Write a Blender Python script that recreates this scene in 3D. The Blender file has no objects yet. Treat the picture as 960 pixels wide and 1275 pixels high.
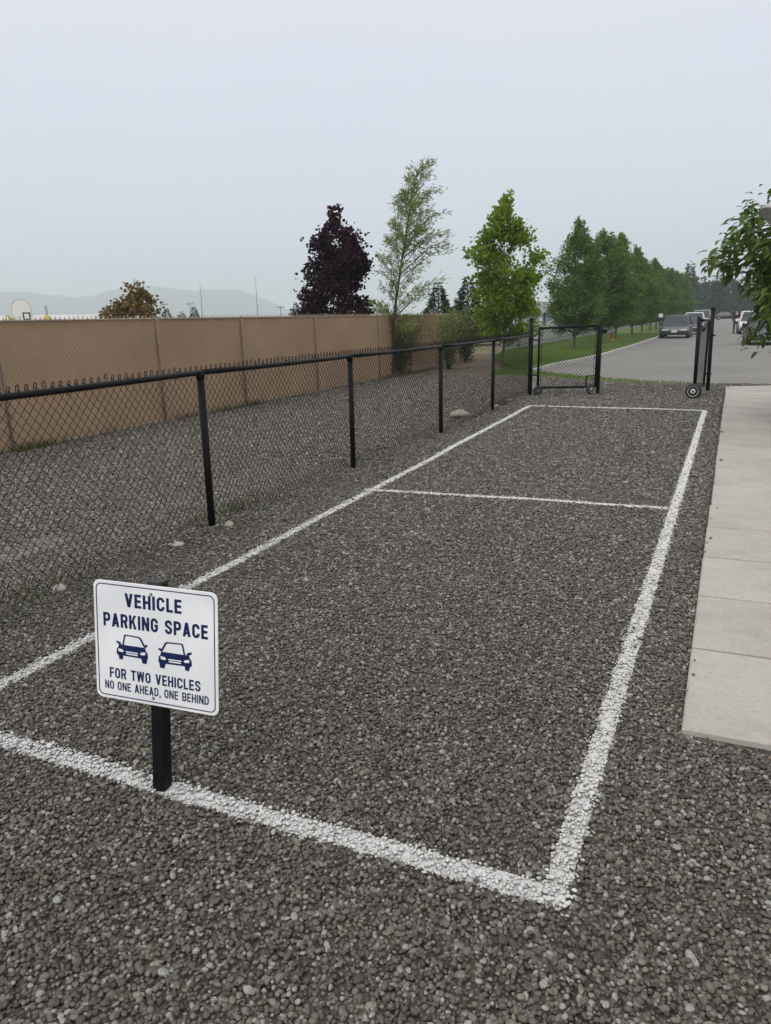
import bpy, math, random
import numpy as np
from mathutils import Vector, Matrix, Euler
R = math.radians
SC = bpy.context.scene
COL = SC.collection
random.seed(7)
rng = np.random.default_rng(11)

# ------------------------------------------------------------------ camera, sky, sun, exposure
cam_d = bpy.data.cameras.new('camera'); cam = bpy.data.objects.new('camera', cam_d); COL.objects.link(cam)
cam_d.sensor_fit = 'VERTICAL'; cam_d.sensor_height = 36.0; cam_d.sensor_width = 27.1
cam_d.lens = 26.26; cam_d.clip_start = 0.05; cam_d.clip_end = 20000
CR = np.array([[0.9120, 0.0860, -0.4010], [0.4090, -0.2380, 0.8810], [-0.0200, -0.9670, -0.2520]])
c0, c2 = CR[:, 0], CR[:, 2]
c2 = c2/np.linalg.norm(c2); c0 = c0-c2*(c0@c2); c0 /= np.linalg.norm(c0); c1 = np.cross(c2, c0)
EYE = np.array([0, 0, 1.65])
cam.matrix_world = Matrix([[c0[i], -c1[i], -c2[i], EYE[i]] for i in range(3)] + [[0, 0, 0, 1]])
SC.camera = cam

SUN_EL, SUN_ROT = R(43), R(200)
w = bpy.data.worlds.new('World'); SC.world = w; w.use_nodes = True
nt = w.node_tree; nt.nodes.clear()
sky = nt.nodes.new('ShaderNodeTexSky'); sky.sky_type = 'NISHITA'; sky.sun_disc = False
sky.sun_elevation = SUN_EL; sky.sun_rotation = SUN_ROT; sky.dust_density = 4.0; sky.air_density = 1.0
hsv = nt.nodes.new('ShaderNodeHueSaturation'); hsv.inputs['Saturation'].default_value = 0.45
nt.links.new(sky.outputs[0], hsv.inputs['Color'])
tc = nt.nodes.new('ShaderNodeTexCoord'); cn = nt.nodes.new('ShaderNodeTexNoise')
cn.inputs['Scale'].default_value = 1.6; cn.inputs['Detail'].default_value = 4
mp = nt.nodes.new('ShaderNodeMapping'); mp.inputs['Scale'].default_value = (1, 1, 2.5)
nt.links.new(tc.outputs['Generated'], mp.inputs[0]); nt.links.new(mp.outputs[0], cn.inputs['Vector'])
cr = nt.nodes.new('ShaderNodeValToRGB')
cr.color_ramp.elements[0].position = .25; cr.color_ramp.elements[0].color = (7.15, 7.55, 9.0, 1)
cr.color_ramp.elements[1].position = .75; cr.color_ramp.elements[1].color = (7.85, 8.2, 9.4, 1)
nt.links.new(cn.outputs[0], cr.inputs[0])
mx = nt.nodes.new('ShaderNodeMixRGB'); mx.inputs[0].default_value = 0.88
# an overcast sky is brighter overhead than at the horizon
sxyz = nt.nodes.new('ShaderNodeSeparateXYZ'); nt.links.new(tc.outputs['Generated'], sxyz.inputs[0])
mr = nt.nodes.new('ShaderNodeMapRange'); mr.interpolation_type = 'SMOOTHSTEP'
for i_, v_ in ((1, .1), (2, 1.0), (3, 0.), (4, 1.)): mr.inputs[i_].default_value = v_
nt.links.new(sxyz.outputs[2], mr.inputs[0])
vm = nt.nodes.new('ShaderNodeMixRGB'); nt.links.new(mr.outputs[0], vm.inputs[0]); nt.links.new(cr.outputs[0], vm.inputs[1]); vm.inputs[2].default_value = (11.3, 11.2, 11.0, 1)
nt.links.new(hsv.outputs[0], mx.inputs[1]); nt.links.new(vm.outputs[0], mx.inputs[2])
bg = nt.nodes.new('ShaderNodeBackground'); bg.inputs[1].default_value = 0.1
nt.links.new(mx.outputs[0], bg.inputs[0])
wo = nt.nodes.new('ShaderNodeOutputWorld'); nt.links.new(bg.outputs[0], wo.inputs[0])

sd = bpy.data.lights.new('sun', 'SUN'); sun = bpy.data.objects.new('sun', sd); COL.objects.link(sun)
sd.energy = 1.5; sd.angle = R(50); sd.color = (1.0, 0.92, 0.80)
# the Nishita sun direction: rotation measured from +Y, clockwise seen from above
sdir = Vector((math.sin(SUN_ROT)*math.cos(SUN_EL), math.cos(SUN_ROT)*math.cos(SUN_EL), math.sin(SUN_EL)))
sun.rotation_euler = sdir.to_track_quat('Z', 'Y').to_euler()
SC.view_settings.view_transform = 'Standard'; SC.view_settings.look = 'None'
SC.view_settings.exposure = 0.07; SC.view_settings.gamma = 1.0; SC.view_settings.use_curve_mapping = False
SC.cycles.volume_bounces = 4

# ------------------------------------------------------------------ materials
def nodes(name):
    m = bpy.data.materials.new(name); m.use_nodes = True
    n = m.node_tree.nodes; b = n.get('Principled BSDF')
    return m, n, m.node_tree.links, b

def ramp(n, stops):
    r = n.new('ShaderNodeValToRGB'); e = r.color_ramp.elements
    while len(e) < len(stops): e.new(0.5)
    for k, (p, c) in enumerate(stops):
        e[k].position = p; e[k].color = (*c, 1)
    return r

def noise_mat(name, c1, c2, scale=5, rough=.7, bump=0., bscale=None, coord='Object', detail=5, metallic=0., spec=.5, lo=.35, hi=.65, stops=None):
    m, n, l, b = nodes(name)
    t = n.new('ShaderNodeTexCoord'); x = n.new('ShaderNodeTexNoise')
    x.inputs['Scale'].default_value = scale; x.inputs['Detail'].default_value = detail
    l.new(t.outputs[coord], x.inputs['Vector'])
    r = ramp(n, stops or [(lo, c1), (hi, c2)]); l.new(x.outputs[0], r.inputs[0])
    l.new(r.outputs[0], b.inputs['Base Color'])
    b.inputs['Roughness'].default_value = rough; b.inputs['Metallic'].default_value = metallic
    b.inputs['Specular IOR Level'].default_value = spec
    if bump:
        y = n.new('ShaderNodeTexNoise'); y.inputs['Scale'].default_value = bscale or scale*6; y.inputs['Detail'].default_value = 6
        l.new(t.outputs[coord], y.inputs['Vector'])
        bp = n.new('ShaderNodeBump'); bp.inputs['Strength'].default_value = bump; bp.inputs['Distance'].default_value = .02
        l.new(y.outputs[0], bp.inputs['Height']); l.new(bp.outputs[0], b.inputs['Normal'])
    return m

def leaf_mat(name, cols, trans=.35, rough=.6, spec=.2):
    """leaves: colour varies leaf by leaf through a stored random number"""
    m, n, l, b = nodes(name)
    a = n.new('ShaderNodeAttribute'); a.attribute_name = 'leaf_random'
    k = len(cols); r = ramp(n, [(i/(k-1), c) for i, c in enumerate(cols)])
    l.new(a.outputs['Fac'], r.inputs[0]); l.new(r.outputs[0], b.inputs['Base Color'])
    b.inputs['Roughness'].default_value = rough
    b.inputs['Specular IOR Level'].default_value = spec
    tr = n.new('ShaderNodeBsdfTranslucent'); hs = n.new('ShaderNodeHueSaturation')
    hs.inputs['Value'].default_value = 1.25; l.new(r.outputs[0], hs.inputs['Color']); l.new(hs.outputs[0], tr.inputs[0])
    ms = n.new('ShaderNodeMixShader'); ms.inputs[0].default_value = trans
    out = n.get('Material Output')
    l.new(b.outputs[0], ms.inputs[1]); l.new(tr.outputs[0], ms.inputs[2]); l.new(ms.outputs[0], out.inputs[0])
    return m

M = {}
M['black_metal'] = noise_mat('black_metal', (.006, .006, .007), (.012, .012, .013), 30, .45, .04, 120, spec=.12)
M['black_wire'] = noise_mat('black_wire', (.007, .007, .008), (.011, .011, .011), 40, .5, spec=.2)
M['galvanised'] = noise_mat('galvanised', (.15, .155, .15), (.27, .275, .27), 45, .6, .05, 80, metallic=.2)
M['old_pipe'] = noise_mat('old_pipe', (.22, .18, .14), (.40, .35, .29), 34, .7, .05, 80)
M['white_metal'] = noise_mat('white_metal', (.62, .64, .65), (.72, .73, .73), 8, .35, .02, 60)
M['sign_white'] = noise_mat('sign_white', (.76, .785, .82), (.88, .90, .925), 4, .32, .01, 40)
M['sign_blue'] = noise_mat('sign_blue', (.007, .014, .075), (.010, .02, .095), 20, .4, spec=.3)
M['concrete'] = None
M['kerb'] = noise_mat('kerb_concrete', (.36, .35, .33), (.48, .47, .44), 3, .85, .3, 60)
M['rubber'] = noise_mat('rubber', (.012, .012, .012), (.02, .02, .02), 30, .7)
M['rock'] = noise_mat('rock', (.27, .23, .19), (.42, .37, .31), 7, .8, .6, 30)
M['rock_tan'] = noise_mat('rock_tan', (.38, .33, .28), (.52, .46, .39), 7, .8, .5, 30)
M['rock_pale'] = noise_mat('rock_pale', (.33, .31, .28), (.46, .43, .39), 9, .8, .6, 30)
M['bark'] = noise_mat('bark', (.09, .075, .06), (.19, .165, .135), 14, .9, .8, 40)
M['bark_dark'] = noise_mat('bark_dark', (.035, .03, .026), (.075, .062, .052), 14, .9, .8, 40)
M['dirt'] = noise_mat('dirt', (.12, .095, .07), (.22, .175, .125), 2.5, .95, .6, 30)
M['joint'] = noise_mat('joint_dirt', (.03, .026, .022), (.06, .052, .043), 12, .95)
M['plain'] = noise_mat('plain', (.17, .18, .085), (.29, .26, .15), .08, .95, .4, 3)
M['hill'] = noise_mat('hill', (.02, .04, .04), (.04, .065, .06), .01, .95)
M['glass'] = noise_mat('car_glass', (.035, .042, .05), (.05, .058, .066), 2, .06)
M['glass_pale'] = noise_mat('pale_glass', (.10, .12, .14), (.14, .16, .18), 2, .1)
M['chrome'] = noise_mat('chrome', (.55, .55, .56), (.65, .65, .66), 10, .2, metallic=.9)
M['lamp_clear'] = noise_mat('lamp_clear', (.55, .57, .6), (.68, .7, .72), 20, .12)
M['lamp_red'] = noise_mat('lamp_red', (.30, .012, .01), (.4, .02, .015), 20, .15)
M['plate'] = noise_mat('plate', (.6, .62, .64), (.7, .71, .72), 20, .4)
M['trim'] = noise_mat('dark_trim', (.015, .015, .016), (.03, .03, .032), 10, .6)
def paint(name, c, rough=.22):
    return noise_mat(name, tuple(x*.92 for x in c), c, 3, rough)
M['paint_grey'] = paint('paint_dark_grey', (.085, .09, .10))
M['paint_black'] = paint('paint_black', (.013, .014, .017))
M['paint_white'] = paint('paint_white', (.72, .73, .74))
M['paint_silver'] = paint('paint_silver', (.34, .36, .38))
M['paint_blue'] = paint('paint_pale_blue', (.22, .33, .45))
M['siding'] = noise_mat('siding', (.30, .34, .38), (.36, .40, .44), 2, .7)
M['roofing'] = noise_mat('roofing', (.16, .16, .165), (.24, .24, .245), 4, .9, .4, 20)
M['white_trim'] = noise_mat('white_trim', (.68, .69, .70), (.76, .77, .77), 4, .5)
M['vinyl'] = noise_mat('vinyl_pale', (.40, .41, .41), (.52, .53, .53), 3, .6)
M['pale_roof'] = noise_mat('pale_roof', (.52, .50, .49), (.62, .60, .59), .6, .7)
M['orange'] = noise_mat('orange_paint', (.50, .17, .03), (.62, .24, .05), 12, .5)
M['greyblue'] = noise_mat('grey_blue_paint', (.22, .25, .29), (.3, .33, .37), 12, .5)
M['yellow'] = noise_mat('yellow_paint', (.50, .38, .05), (.62, .48, .09), 12, .5)
M['lime'] = noise_mat('lime_paint', (.40, .46, .06), (.5, .56, .1), 12, .5)
M['dish'] = noise_mat('dish_grey', (.30, .30, .30), (.42, .42, .41), 5, .5, .1, 30)
M['skin'] = noise_mat('skin', (.38, .22, .16), (.45, .27, .2), 15, .6)
M['cloth_dark'] = noise_mat('dark_cloth', (.018, .018, .022), (.035, .035, .04), 25, .9, .3, 90)
M['hair'] = noise_mat('hair', (.03, .022, .016), (.06, .042, .03), 40, .7)
M['board_white'] = noise_mat('board_white', (.80, .80, .80), (.86, .86, .86), 8, .4)
M['wood_pole'] = noise_mat('pole_wood', (.12, .10, .085), (.19, .165, .14), 9, .9)

# concrete slab
m, n, l, b = nodes('slab_concrete')
t = n.new('ShaderNodeTexCoord')
a = n.new('ShaderNodeTexNoise'); a.inputs['Scale'].default_value = 1.7; a.inputs['Detail'].default_value = 8; a.inputs['Roughness'].default_value = .65
l.new(t.outputs['Object'], a.inputs['Vector'])
r1 = ramp(n, [(.28, (.355, .330, .297)), (.5, (.435, .411, .375)), (.72, (.485, .463, .428))]); l.new(a.outputs[0], r1.inputs[0])
g = n.new('ShaderNodeTexNoise'); g.inputs['Scale'].default_value = 160; g.inputs['Detail'].default_value = 3
l.new(t.outputs['Object'], g.inputs['Vector'])
mpp = n.new('ShaderNodeMapping'); mpp.inputs['Scale'].default_value = (2.2, 5, 1); l.new(t.outputs['Object'], mpp.inputs[0])
br = n.new('ShaderNodeTexNoise'); br.inputs['Scale'].default_value = 2.2; br.inputs['Detail'].default_value = 6; l.new(mpp.outputs[0], br.inputs['Vector'])
r2 = ramp(n, [(.3, (.80, .79, .77)), (.6, (1, 1, 1))]); l.new(br.outputs[0], r2.inputs[0])
mu = n.new('ShaderNodeMixRGB'); mu.blend_type = 'MULTIPLY'; mu.inputs[0].default_value = .35
sp_ = n.new('ShaderNodeTexNoise'); sp_.inputs['Scale'].default_value = 45; sp_.inputs['Detail'].default_value = 4; sp_.inputs['Roughness'].default_value = .8; l.new(t.outputs['Object'], sp_.inputs['Vector'])
r4 = ramp(n, [(.34, (.74, .73, .71)), (.46, (1, 1, 1)), (.68, (1.06, 1.06, 1.06))]); l.new(sp_.outputs[0], r4.inputs[0])
m4 = n.new('ShaderNodeMixRGB'); m4.blend_type = 'MULTIPLY'; m4.inputs[0].default_value = .8; l.new(r1.outputs[0], m4.inputs[1]); l.new(r4.outputs[0], m4.inputs[2])
l.new(m4.outputs[0], mu.inputs[1]); l.new(r2.outputs[0], mu.inputs[2])
oi = n.new('ShaderNodeObjectInfo'); ro = ramp(n, [(0, (.90, .89, .88)), (1, (1.0, 1.0, 1.0))]); l.new(oi.outputs['Random'], ro.inputs[0])
mo = n.new('ShaderNodeMixRGB'); mo.blend_type = 'MULTIPLY'; mo.inputs[0].default_value = 1
l.new(mu.outputs[0], mo.inputs[1]); l.new(ro.outputs[0], mo.inputs[2]); l.new(mo.outputs[0], b.inputs['Base Color'])
b.inputs['Roughness'].default_value = .85
bp = n.new('ShaderNodeBump'); bp.inputs['Strength'].default_value = .25; bp.inputs['Distance'].default_value = .004
l.new(g.outputs[0], bp.inputs['Height']); l.new(bp.outputs[0], b.inputs['Normal'])
M['concrete'] = m

# asphalt
m, n, l, b = nodes('asphalt')
t = n.new('ShaderNodeTexCoord')
a = n.new('ShaderNodeTexNoise'); a.inputs['Scale'].default_value = .35; a.inputs['Detail'].default_value = 7; l.new(t.outputs['Object'], a.inputs['Vector'])
r1 = ramp(n, [(.3, (.185, .175, .162)), (.7, (.235, .225, .21))]); l.new(a.outputs[0], r1.inputs[0])
vn = n.new('ShaderNodeTexNoise'); vn.inputs['Scale'].default_value = 90; vn.inputs['Detail'].default_value = 3; l.new(t.outputs['Object'], vn.inputs['Vector'])
r2 = ramp(n, [(.3, (.72, .72, .72)), (.7, (1.15, 1.15, 1.15))]); l.new(vn.outputs[0], r2.inputs[0])
mu = n.new('ShaderNodeMixRGB'); mu.blend_type = 'MULTIPLY'; mu.inputs[0].default_value = 1
l.new(r1.outputs[0], mu.inputs[1]); l.new(r2.outputs[0], mu.inputs[2]); l.new(mu.outputs[0], b.inputs['Base Color'])
b.inputs['Roughness'].default_value = .85
bp = n.new('ShaderNodeBump'); bp.inputs['Strength'].default_value = .4; bp.inputs['Distance'].default_value = .009
l.new(vn.outputs[0], bp.inputs['Height']); l.new(bp.outputs[0], b.inputs['Normal'])
M['asphalt'] = m

# gravel: pebbles (one colour each) and the bed below them
PEB = [(0, (.048, .043, .036)), (.20, (.077, .070, .059)), (.45, (.105, .095, .081)), (.66, (.134, .122, .104)), (.80, (.172, .157, .133)),
       (.865, (.235, .207, .168)), (.89, (.185, .14, .107)), (.91, (.36, .335, .30)), (.95, (.54, .515, .47)), (1, (.74, .72, .67))]
def pebble_nodes(n, l, k_=1.0):
    oi = n.new('ShaderNodeObjectInfo'); r = ramp(n, [(p_, tuple(min(.30, q_*k_) for q_ in c_)) for p_, c_ in PEB]); l.new(oi.outputs['Random'], r.inputs[0])
    t = n.new('ShaderNodeTexCoord'); x = n.new('ShaderNodeTexNoise'); x.inputs['Scale'].default_value = 2.2; x.inputs['Detail'].default_value = 5
    l.new(t.outputs['Object'], x.inputs['Vector'])
    r2 = ramp(n, [(.3, (.62, .62, .62)), (.7, (1.3, 1.28, 1.24))]); l.new(x.outputs[0], r2.inputs[0])
    mu = n.new('ShaderNodeMixRGB'); mu.blend_type = 'MULTIPLY'; mu.inputs[0].default_value = 1
    l.new(r.outputs[0], mu.inputs[1]); l.new(r2.outputs[0], mu.inputs[2])
    return mu, x
m, n, l, b = nodes('pebble'); mu, x = pebble_nodes(n, l)
l.new(mu.outputs[0], b.inputs['Base Color']); b.inputs['Roughness'].default_value = .5
bp = n.new('ShaderNodeBump'); bp.inputs['Strength'].default_value = .25; bp.inputs['Distance'].default_value = .1
l.new(x.outputs[0], bp.inputs['Height']); l.new(bp.outputs[0], b.inputs['Normal'])
M['pebble'] = m
m, n, l, b = nodes('pebble_pale'); mu, x = pebble_nodes(n, l, 1.3)
l.new(mu.outputs[0], b.inputs['Base Color']); b.inputs['Roughness'].default_value = .6
M['pebble_pale'] = m

for bed_name, bed_k in (('gravel_bed', .62), ('gravel_bed_pale', 1.15)):
    m, n, l, b = nodes(bed_name)
    t = n.new('ShaderNodeTexCoord')
    v = n.new('ShaderNodeTexVoronoi'); v.inputs['Scale'].default_value = 42; l.new(t.outputs['Object'], v.inputs['Vector'])
    sx = n.new('ShaderNodeSeparateColor'); l.new(v.outputs['Color'], sx.inputs[0])
    r = ramp(n, [(p, tuple(min(.3, c*bed_k) for c in col)) for p, col in PEB]); l.new(sx.outputs[0], r.inputs[0])
    big = n.new('ShaderNodeTexNoise'); big.inputs['Scale'].default_value = .8; big.inputs['Detail'].default_value = 6; l.new(t.outputs['Object'], big.inputs['Vector'])
    r2 = ramp(n, [(.3, (.8, .8, .8)), (.7, (1.15, 1.13, 1.1))]); l.new(big.outputs[0], r2.inputs[0])
    mu = n.new('ShaderNodeMixRGB'); mu.blend_type = 'MULTIPLY'; mu.inputs[0].default_value = 1
    l.new(r.outputs[0], mu.inputs[1]); l.new(r2.outputs[0], mu.inputs[2]); l.new(mu.outputs[0], b.inputs['Base Color'])
    b.inputs['Roughness'].default_value = .8
    iv = n.new('ShaderNodeMath'); iv.operation = 'SUBTRACT'; iv.inputs[0].default_value = 1; l.new(v.outputs['Distance'], iv.inputs[1])
    bp = n.new('ShaderNodeBump'); bp.inputs['Strength'].default_value = .9; bp.inputs['Distance'].default_value = .02
    l.new(iv.outputs[0], bp.inputs['Height']); l.new(bp.outputs[0], b.inputs['Normal'])
    M[bed_name] = m

# white paint sprayed on pebbles: covers what faces up, wears off in patches
m, n, l, b = nodes('sprayed_paint')
t = n.new('ShaderNodeTexCoord'); x = n.new('ShaderNodeTexNoise'); x.inputs['Scale'].default_value = 38; x.inputs['Detail'].default_value = 4
l.new(t.outputs['Object'], x.inputs['Vector'])
ge = n.new('ShaderNodeNewGeometry'); sp = n.new('ShaderNodeSeparateXYZ'); l.new(ge.outputs['True Normal'], sp.inputs[0])
ad = n.new('ShaderNodeMath'); ad.operation = 'MULTIPLY_ADD'; ad.inputs[1].default_value = .55
l.new(sp.outputs[2], ad.inputs[0]); l.new(x.outputs[0], ad.inputs[2])
at = n.new('ShaderNodeAttribute'); at.attribute_name = 'cover'
ad2 = n.new('ShaderNodeMath'); ad2.operation = 'ADD'; l.new(ad.outputs[0], ad2.inputs[0]); l.new(at.outputs['Fac'], ad2.inputs[1])
r = ramp(n, [(.42, (.10, .095, .088)), (.63, (.33, .327, .32)), (1.02, (.62, .617, .61))]); l.new(ad2.outputs[0], r.inputs[0])
l.new(r.outputs[0], b.inputs['Base Color']); b.inputs['Roughness'].default_value = .55
M['line_paint'] = m

# lawn
m, n, l, b = nodes('lawn')
t = n.new('ShaderNodeTexCoord')
a = n.new('ShaderNodeTexNoise'); a.inputs['Scale'].default_value = .5; a.inputs['Detail'].default_value = 8; l.new(t.outputs['Object'], a.inputs['Vector'])
r1 = ramp(n, [(.3, (.085, .145, .026)), (.55, (.125, .195, .038)), (.75, (.18, .215, .065))]); l.new(a.outputs[0], r1.inputs[0])
f = n.new('ShaderNodeTexNoise'); f.inputs['Scale'].default_value = 60; l.new(t.outputs['Object'], f.inputs['Vector'])
r2 = ramp(n, [(.3, (.6, .6, .6)), (.7, (1.2, 1.2, 1.2))]); l.new(f.outputs[0], r2.inputs[0])
mu = n.new('ShaderNodeMixRGB'); mu.blend_type = 'MULTIPLY'; mu.inputs[0].default_value = 1
l.new(r1.outputs[0], mu.inputs[1]); l.new(r2.outputs[0], mu.inputs[2]); l.new(mu.outputs[0], b.inputs['Base Color'])
b.inputs['Roughness'].default_value = .9
bp = n.new('ShaderNodeBump'); bp.inputs['Strength'].default_value = .8; bp.inputs['Distance'].default_value = .04
l.new(f.outputs[0], bp.inputs['Height']); l.new(bp.outputs[0], b.inputs['Normal'])
M['lawn'] = m
M['blade'] = leaf_mat('grass_blade', [(.09, .155, .028), (.13, .21, .042), (.175, .25, .06), (.24, .24, .095)], .35)
M['weed'] = leaf_mat('weed_leaf', [(.07, .09, .025), (.10, .12, .04), (.17, .15, .07)], .25)

# tan privacy screen
m, n, l, b = nodes('tan_screen')
t = n.new('ShaderNodeTexCoord')
a = n.new('ShaderNodeTexNoise'); a.inputs['Scale'].default_value = 1.1; a.inputs['Detail'].default_value = 6; l.new(t.outputs['Object'], a.inputs['Vector'])
r1 = ramp(n, [(.3, (.42, .280, .172)), (.7, (.51, .35, .22))]); l.new(a.outputs[0], r1.inputs[0])
l.new(r1.outputs[0], b.inputs['Base Color']); b.inputs['Roughness'].default_value = .85
wv = n.new('ShaderNodeTexNoise'); wv.inputs['Scale'].default_value = 45; l.new(t.outputs['Object'], wv.inputs['Vector'])
bp = n.new('ShaderNodeBump'); bp.inputs['Strength'].default_value = .3; bp.inputs['Distance'].default_value = .01
l.new(wv.outputs[0], bp.inputs['Height']); l.new(bp.outputs[0], b.inputs['Normal'])
M['tan'] = m
M['tan_wire'] = noise_mat('tan_wire', (.30, .20, .13), (.46, .33, .23), 20, .6)

M['leaf_maple'] = leaf_mat('leaf_maple', [(.07, .13, .014), (.14, .225, .024), (.20, .295, .034), (.29, .37, .055)], .45, .7, .08)
M['leaf_row'] = leaf_mat('leaf_row', [(.038, .088, .024), (.08, .155, .04), (.13, .215, .055), (.20, .28, .08)], .42, .7, .08)
M['leaf_row_light'] = leaf_mat('leaf_row_light', [(.05, .105, .025), (.10, .18, .042), (.155, .24, .058), (.22, .30, .085)], .42, .7, .08)
M['leaf_plum'] = leaf_mat('leaf_plum', [(.010, .007, .011), (.019, .012, .018), (.040, .014, .026), (.07, .03, .046)], .15, .7, .08)
M['leaf_willow'] = leaf_mat('leaf_willow', [(.11, .165, .04), (.17, .235, .065), (.23, .29, .10), (.29, .34, .14)], .5, .7, .08)
M['leaf_autumn'] = leaf_mat('leaf_autumn', [(.09, .075, .02), (.14, .105, .03), (.19, .125, .04), (.24, .15, .06)], .3)
M['leaf_big'] = leaf_mat('leaf_big', [(.03, .065, .014), (.06, .11, .02), (.095, .155, .028), (.15, .21, .045)], .4, .42, .35)
M['leaf_conifer'] = leaf_mat('leaf_conifer', [(.015, .035, .022), (.024, .052, .03), (.04, .07, .036)], .15)
M['leaf_olive'] = leaf_mat('leaf_olive', [(.06, .085, .025), (.09, .115, .035), (.14, .145, .06), (.17, .14, .08)], .3)
M['leaf_dry'] = leaf_mat('leaf_dry', [(.14, .15, .06), (.22, .22, .10), (.3, .28, .15)], .3)

# ------------------------------------------------------------------ mesh helpers
class MB:
    def __init__(s): s.v = []; s.f = []; s.n = 0
    def add(s, v, f):
        s.v.append(np.asarray(v, float).reshape(-1, 3)); s.f += [tuple(int(i)+s.n for i in q) for q in f]; s.n += len(s.v[-1])
    def box(s, lo, hi, rot=None, org=(0, 0, 0)):
        x0, y0, z0 = lo; x1, y1, z1 = hi
        v = np.array([(x0, y0, z0), (x1, y0, z0), (x1, y1, z0), (x0, y1, z0), (x0, y0, z1), (x1, y0, z1), (x1, y1, z1), (x0, y1, z1)], float)
        if rot is not None: v = v @ np.array(rot).T + np.array(org)
        s.add(v, [(0, 3, 2, 1), (4, 5, 6, 7), (0, 1, 5, 4), (1, 2, 6, 5), (2, 3, 7, 6), (3, 0, 4, 7)])
    def tube(s, pts, rad, n=8, cap=True):
        p = np.array(pts, float); k = len(p); rad = np.broadcast_to(np.array(rad, float), (k,))
        d = np.gradient(p, axis=0); d /= np.linalg.norm(d, axis=1)[:, None]+1e-12
        ref = np.where(np.abs(d[:, 2:3]) > .9, [[1., 0, 0]], [[0, 0, 1.]])
        u = np.cross(d, ref); u /= np.linalg.norm(u, axis=1)[:, None]
        for i in range(1, k):
            if u[i] @ u[i-1] < 0: u[i] *= -1
        w_ = np.cross(d, u)
        a = np.arange(n)*2*math.pi/n
        v = p[:, None]+rad[:, None, None]*(np.cos(a)[None, :, None]*u[:, None]+np.sin(a)[None, :, None]*w_[:, None])
        f = [(i*n+j, i*n+(j+1) % n, (i+1)*n+(j+1) % n, (i+1)*n+j) for i in range(k-1) for j in range(n)]
        if cap: f += [tuple(range(n-1, -1, -1)), tuple((k-1)*n+j for j in range(n))]
        s.add(v.reshape(-1, 3), f)
    def prism(s, poly, z0, z1, fn=None):
        """polygon in (a, b) extruded along c; fn maps (a, b, c) to xyz"""
        k = len(poly); v = [(a, b, z0) for a, b in poly]+[(a, b, z1) for a, b in poly]
        if fn: v = [fn(*q) for q in v]
        s.add(v, [tuple(range(k-1, -1, -1)), tuple(range(k, 2*k))]+[(i, (i+1) % k, k+(i+1) % k, k+i) for i in range(k)])
    def ring(s, outer, inner, z0, z1):
        k = len(outer)
        v = [(a, b, z0) for a, b in outer]+[(a, b, z0) for a, b in inner]+[(a, b, z1) for a, b in outer]+[(a, b, z1) for a, b in inner]
        f = []
        for i in range(k):
            j = (i+1) % k
            f += [(i, k+i, k+j, j), (2*k+i, 2*k+j, 3*k+j, 3*k+i), (i, j, 2*k+j, 2*k+i), (k+i, 3*k+i, 3*k+j, k+j)]
        s.add(v, f)
    def lathe(s, prof, n=24, org=(0, 0, 0), rot=None):
        """profile of (radius, z)"""
        k = len(prof); a = np.arange(n)*2*math.pi/n
        v = np.array([[(r*math.cos(t), r*math.sin(t), z) for t in a] for r, z in prof]).reshape(-1, 3)
        if rot is not None: v = v @ np.array(rot).T
        v = v+np.array(org)
        f = [(i*n+j, i*n+(j+1) % n, (i+1)*n+(j+1) % n, (i+1)*n+j) for i in range(k-1) for j in range(n)]
        f += [tuple(range(n-1, -1, -1)), tuple((k-1)*n+j for j in range(n))]
        s.add(v, f)
    def build(s, name, mat, parent=None, smooth=False, local=False, xf=None):
        v = np.concatenate(s.v) if s.v else np.zeros((0, 3))
        return link_mesh(name, v, s.f, mat, parent, smooth, local, xf)

def mesh_data(name, v, f, mat, smooth=False, attr=None):
    me = bpy.data.meshes.new(name)
    if isinstance(f, np.ndarray):
        k = f.shape[1]; me.vertices.add(len(v)); me.vertices.foreach_set('co', np.ascontiguousarray(v, dtype=np.float32).ravel())
        me.loops.add(f.size); me.loops.foreach_set('vertex_index', f.astype(np.int32).ravel())
        me.polygons.add(len(f)); me.polygons.foreach_set('loop_start', np.arange(0, f.size, k, dtype=np.int32))
        me.update(calc_edges=True); me.validate()
    else:
        me.from_pydata([tuple(q) for q in v], [], f)
    if smooth: me.polygons.foreach_set('use_smooth', np.ones(len(me.polygons), bool))
    me.materials.append(mat)
    if attr is not None:
        for an, (dom, val) in attr.items():
            A = me.attributes.new(an, 'FLOAT', dom); A.data.foreach_set('value', np.asarray(val, np.float32))
    me.update()
    return me

def link_mesh(name, v, f, mat, parent=None, smooth=False, local=False, xf=None, attr=None):
    v = np.asarray(v, float)
    if xf is not None: v = v @ np.array(xf.to_3x3()).T + np.array(xf.translation)
    if parent is not None and not local: v = v - np.array(parent.location)
    o = bpy.data.objects.new(name, mesh_data(name, v, f, mat, smooth, attr)); COL.objects.link(o)
    if parent is not None: o.parent = parent
    return o

def tag(o, label=None, cat=None, group=None, kind=None):
    if label: o['label'] = label
    if cat: o['category'] = cat
    if group: o['group'] = group
    if kind: o['kind'] = kind
    return o

def thing(name, label, cat, loc=(0, 0, 0), rz=0., group=None):
    o = bpy.data.objects.new(name, None); o.empty_display_size = .2; COL.objects.link(o)
    o.location = loc; o.rotation_euler = (0, 0, rz)
    return tag(o, label, cat, group)

def copy_tree(o, parent=None):
    kids = [c for c in bpy.data.objects if c.parent == o]
    c = o.copy(); COL.objects.link(c)
    if parent is not None: c.parent = parent
    for k in kids: copy_tree(k, c)
    return c

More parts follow.
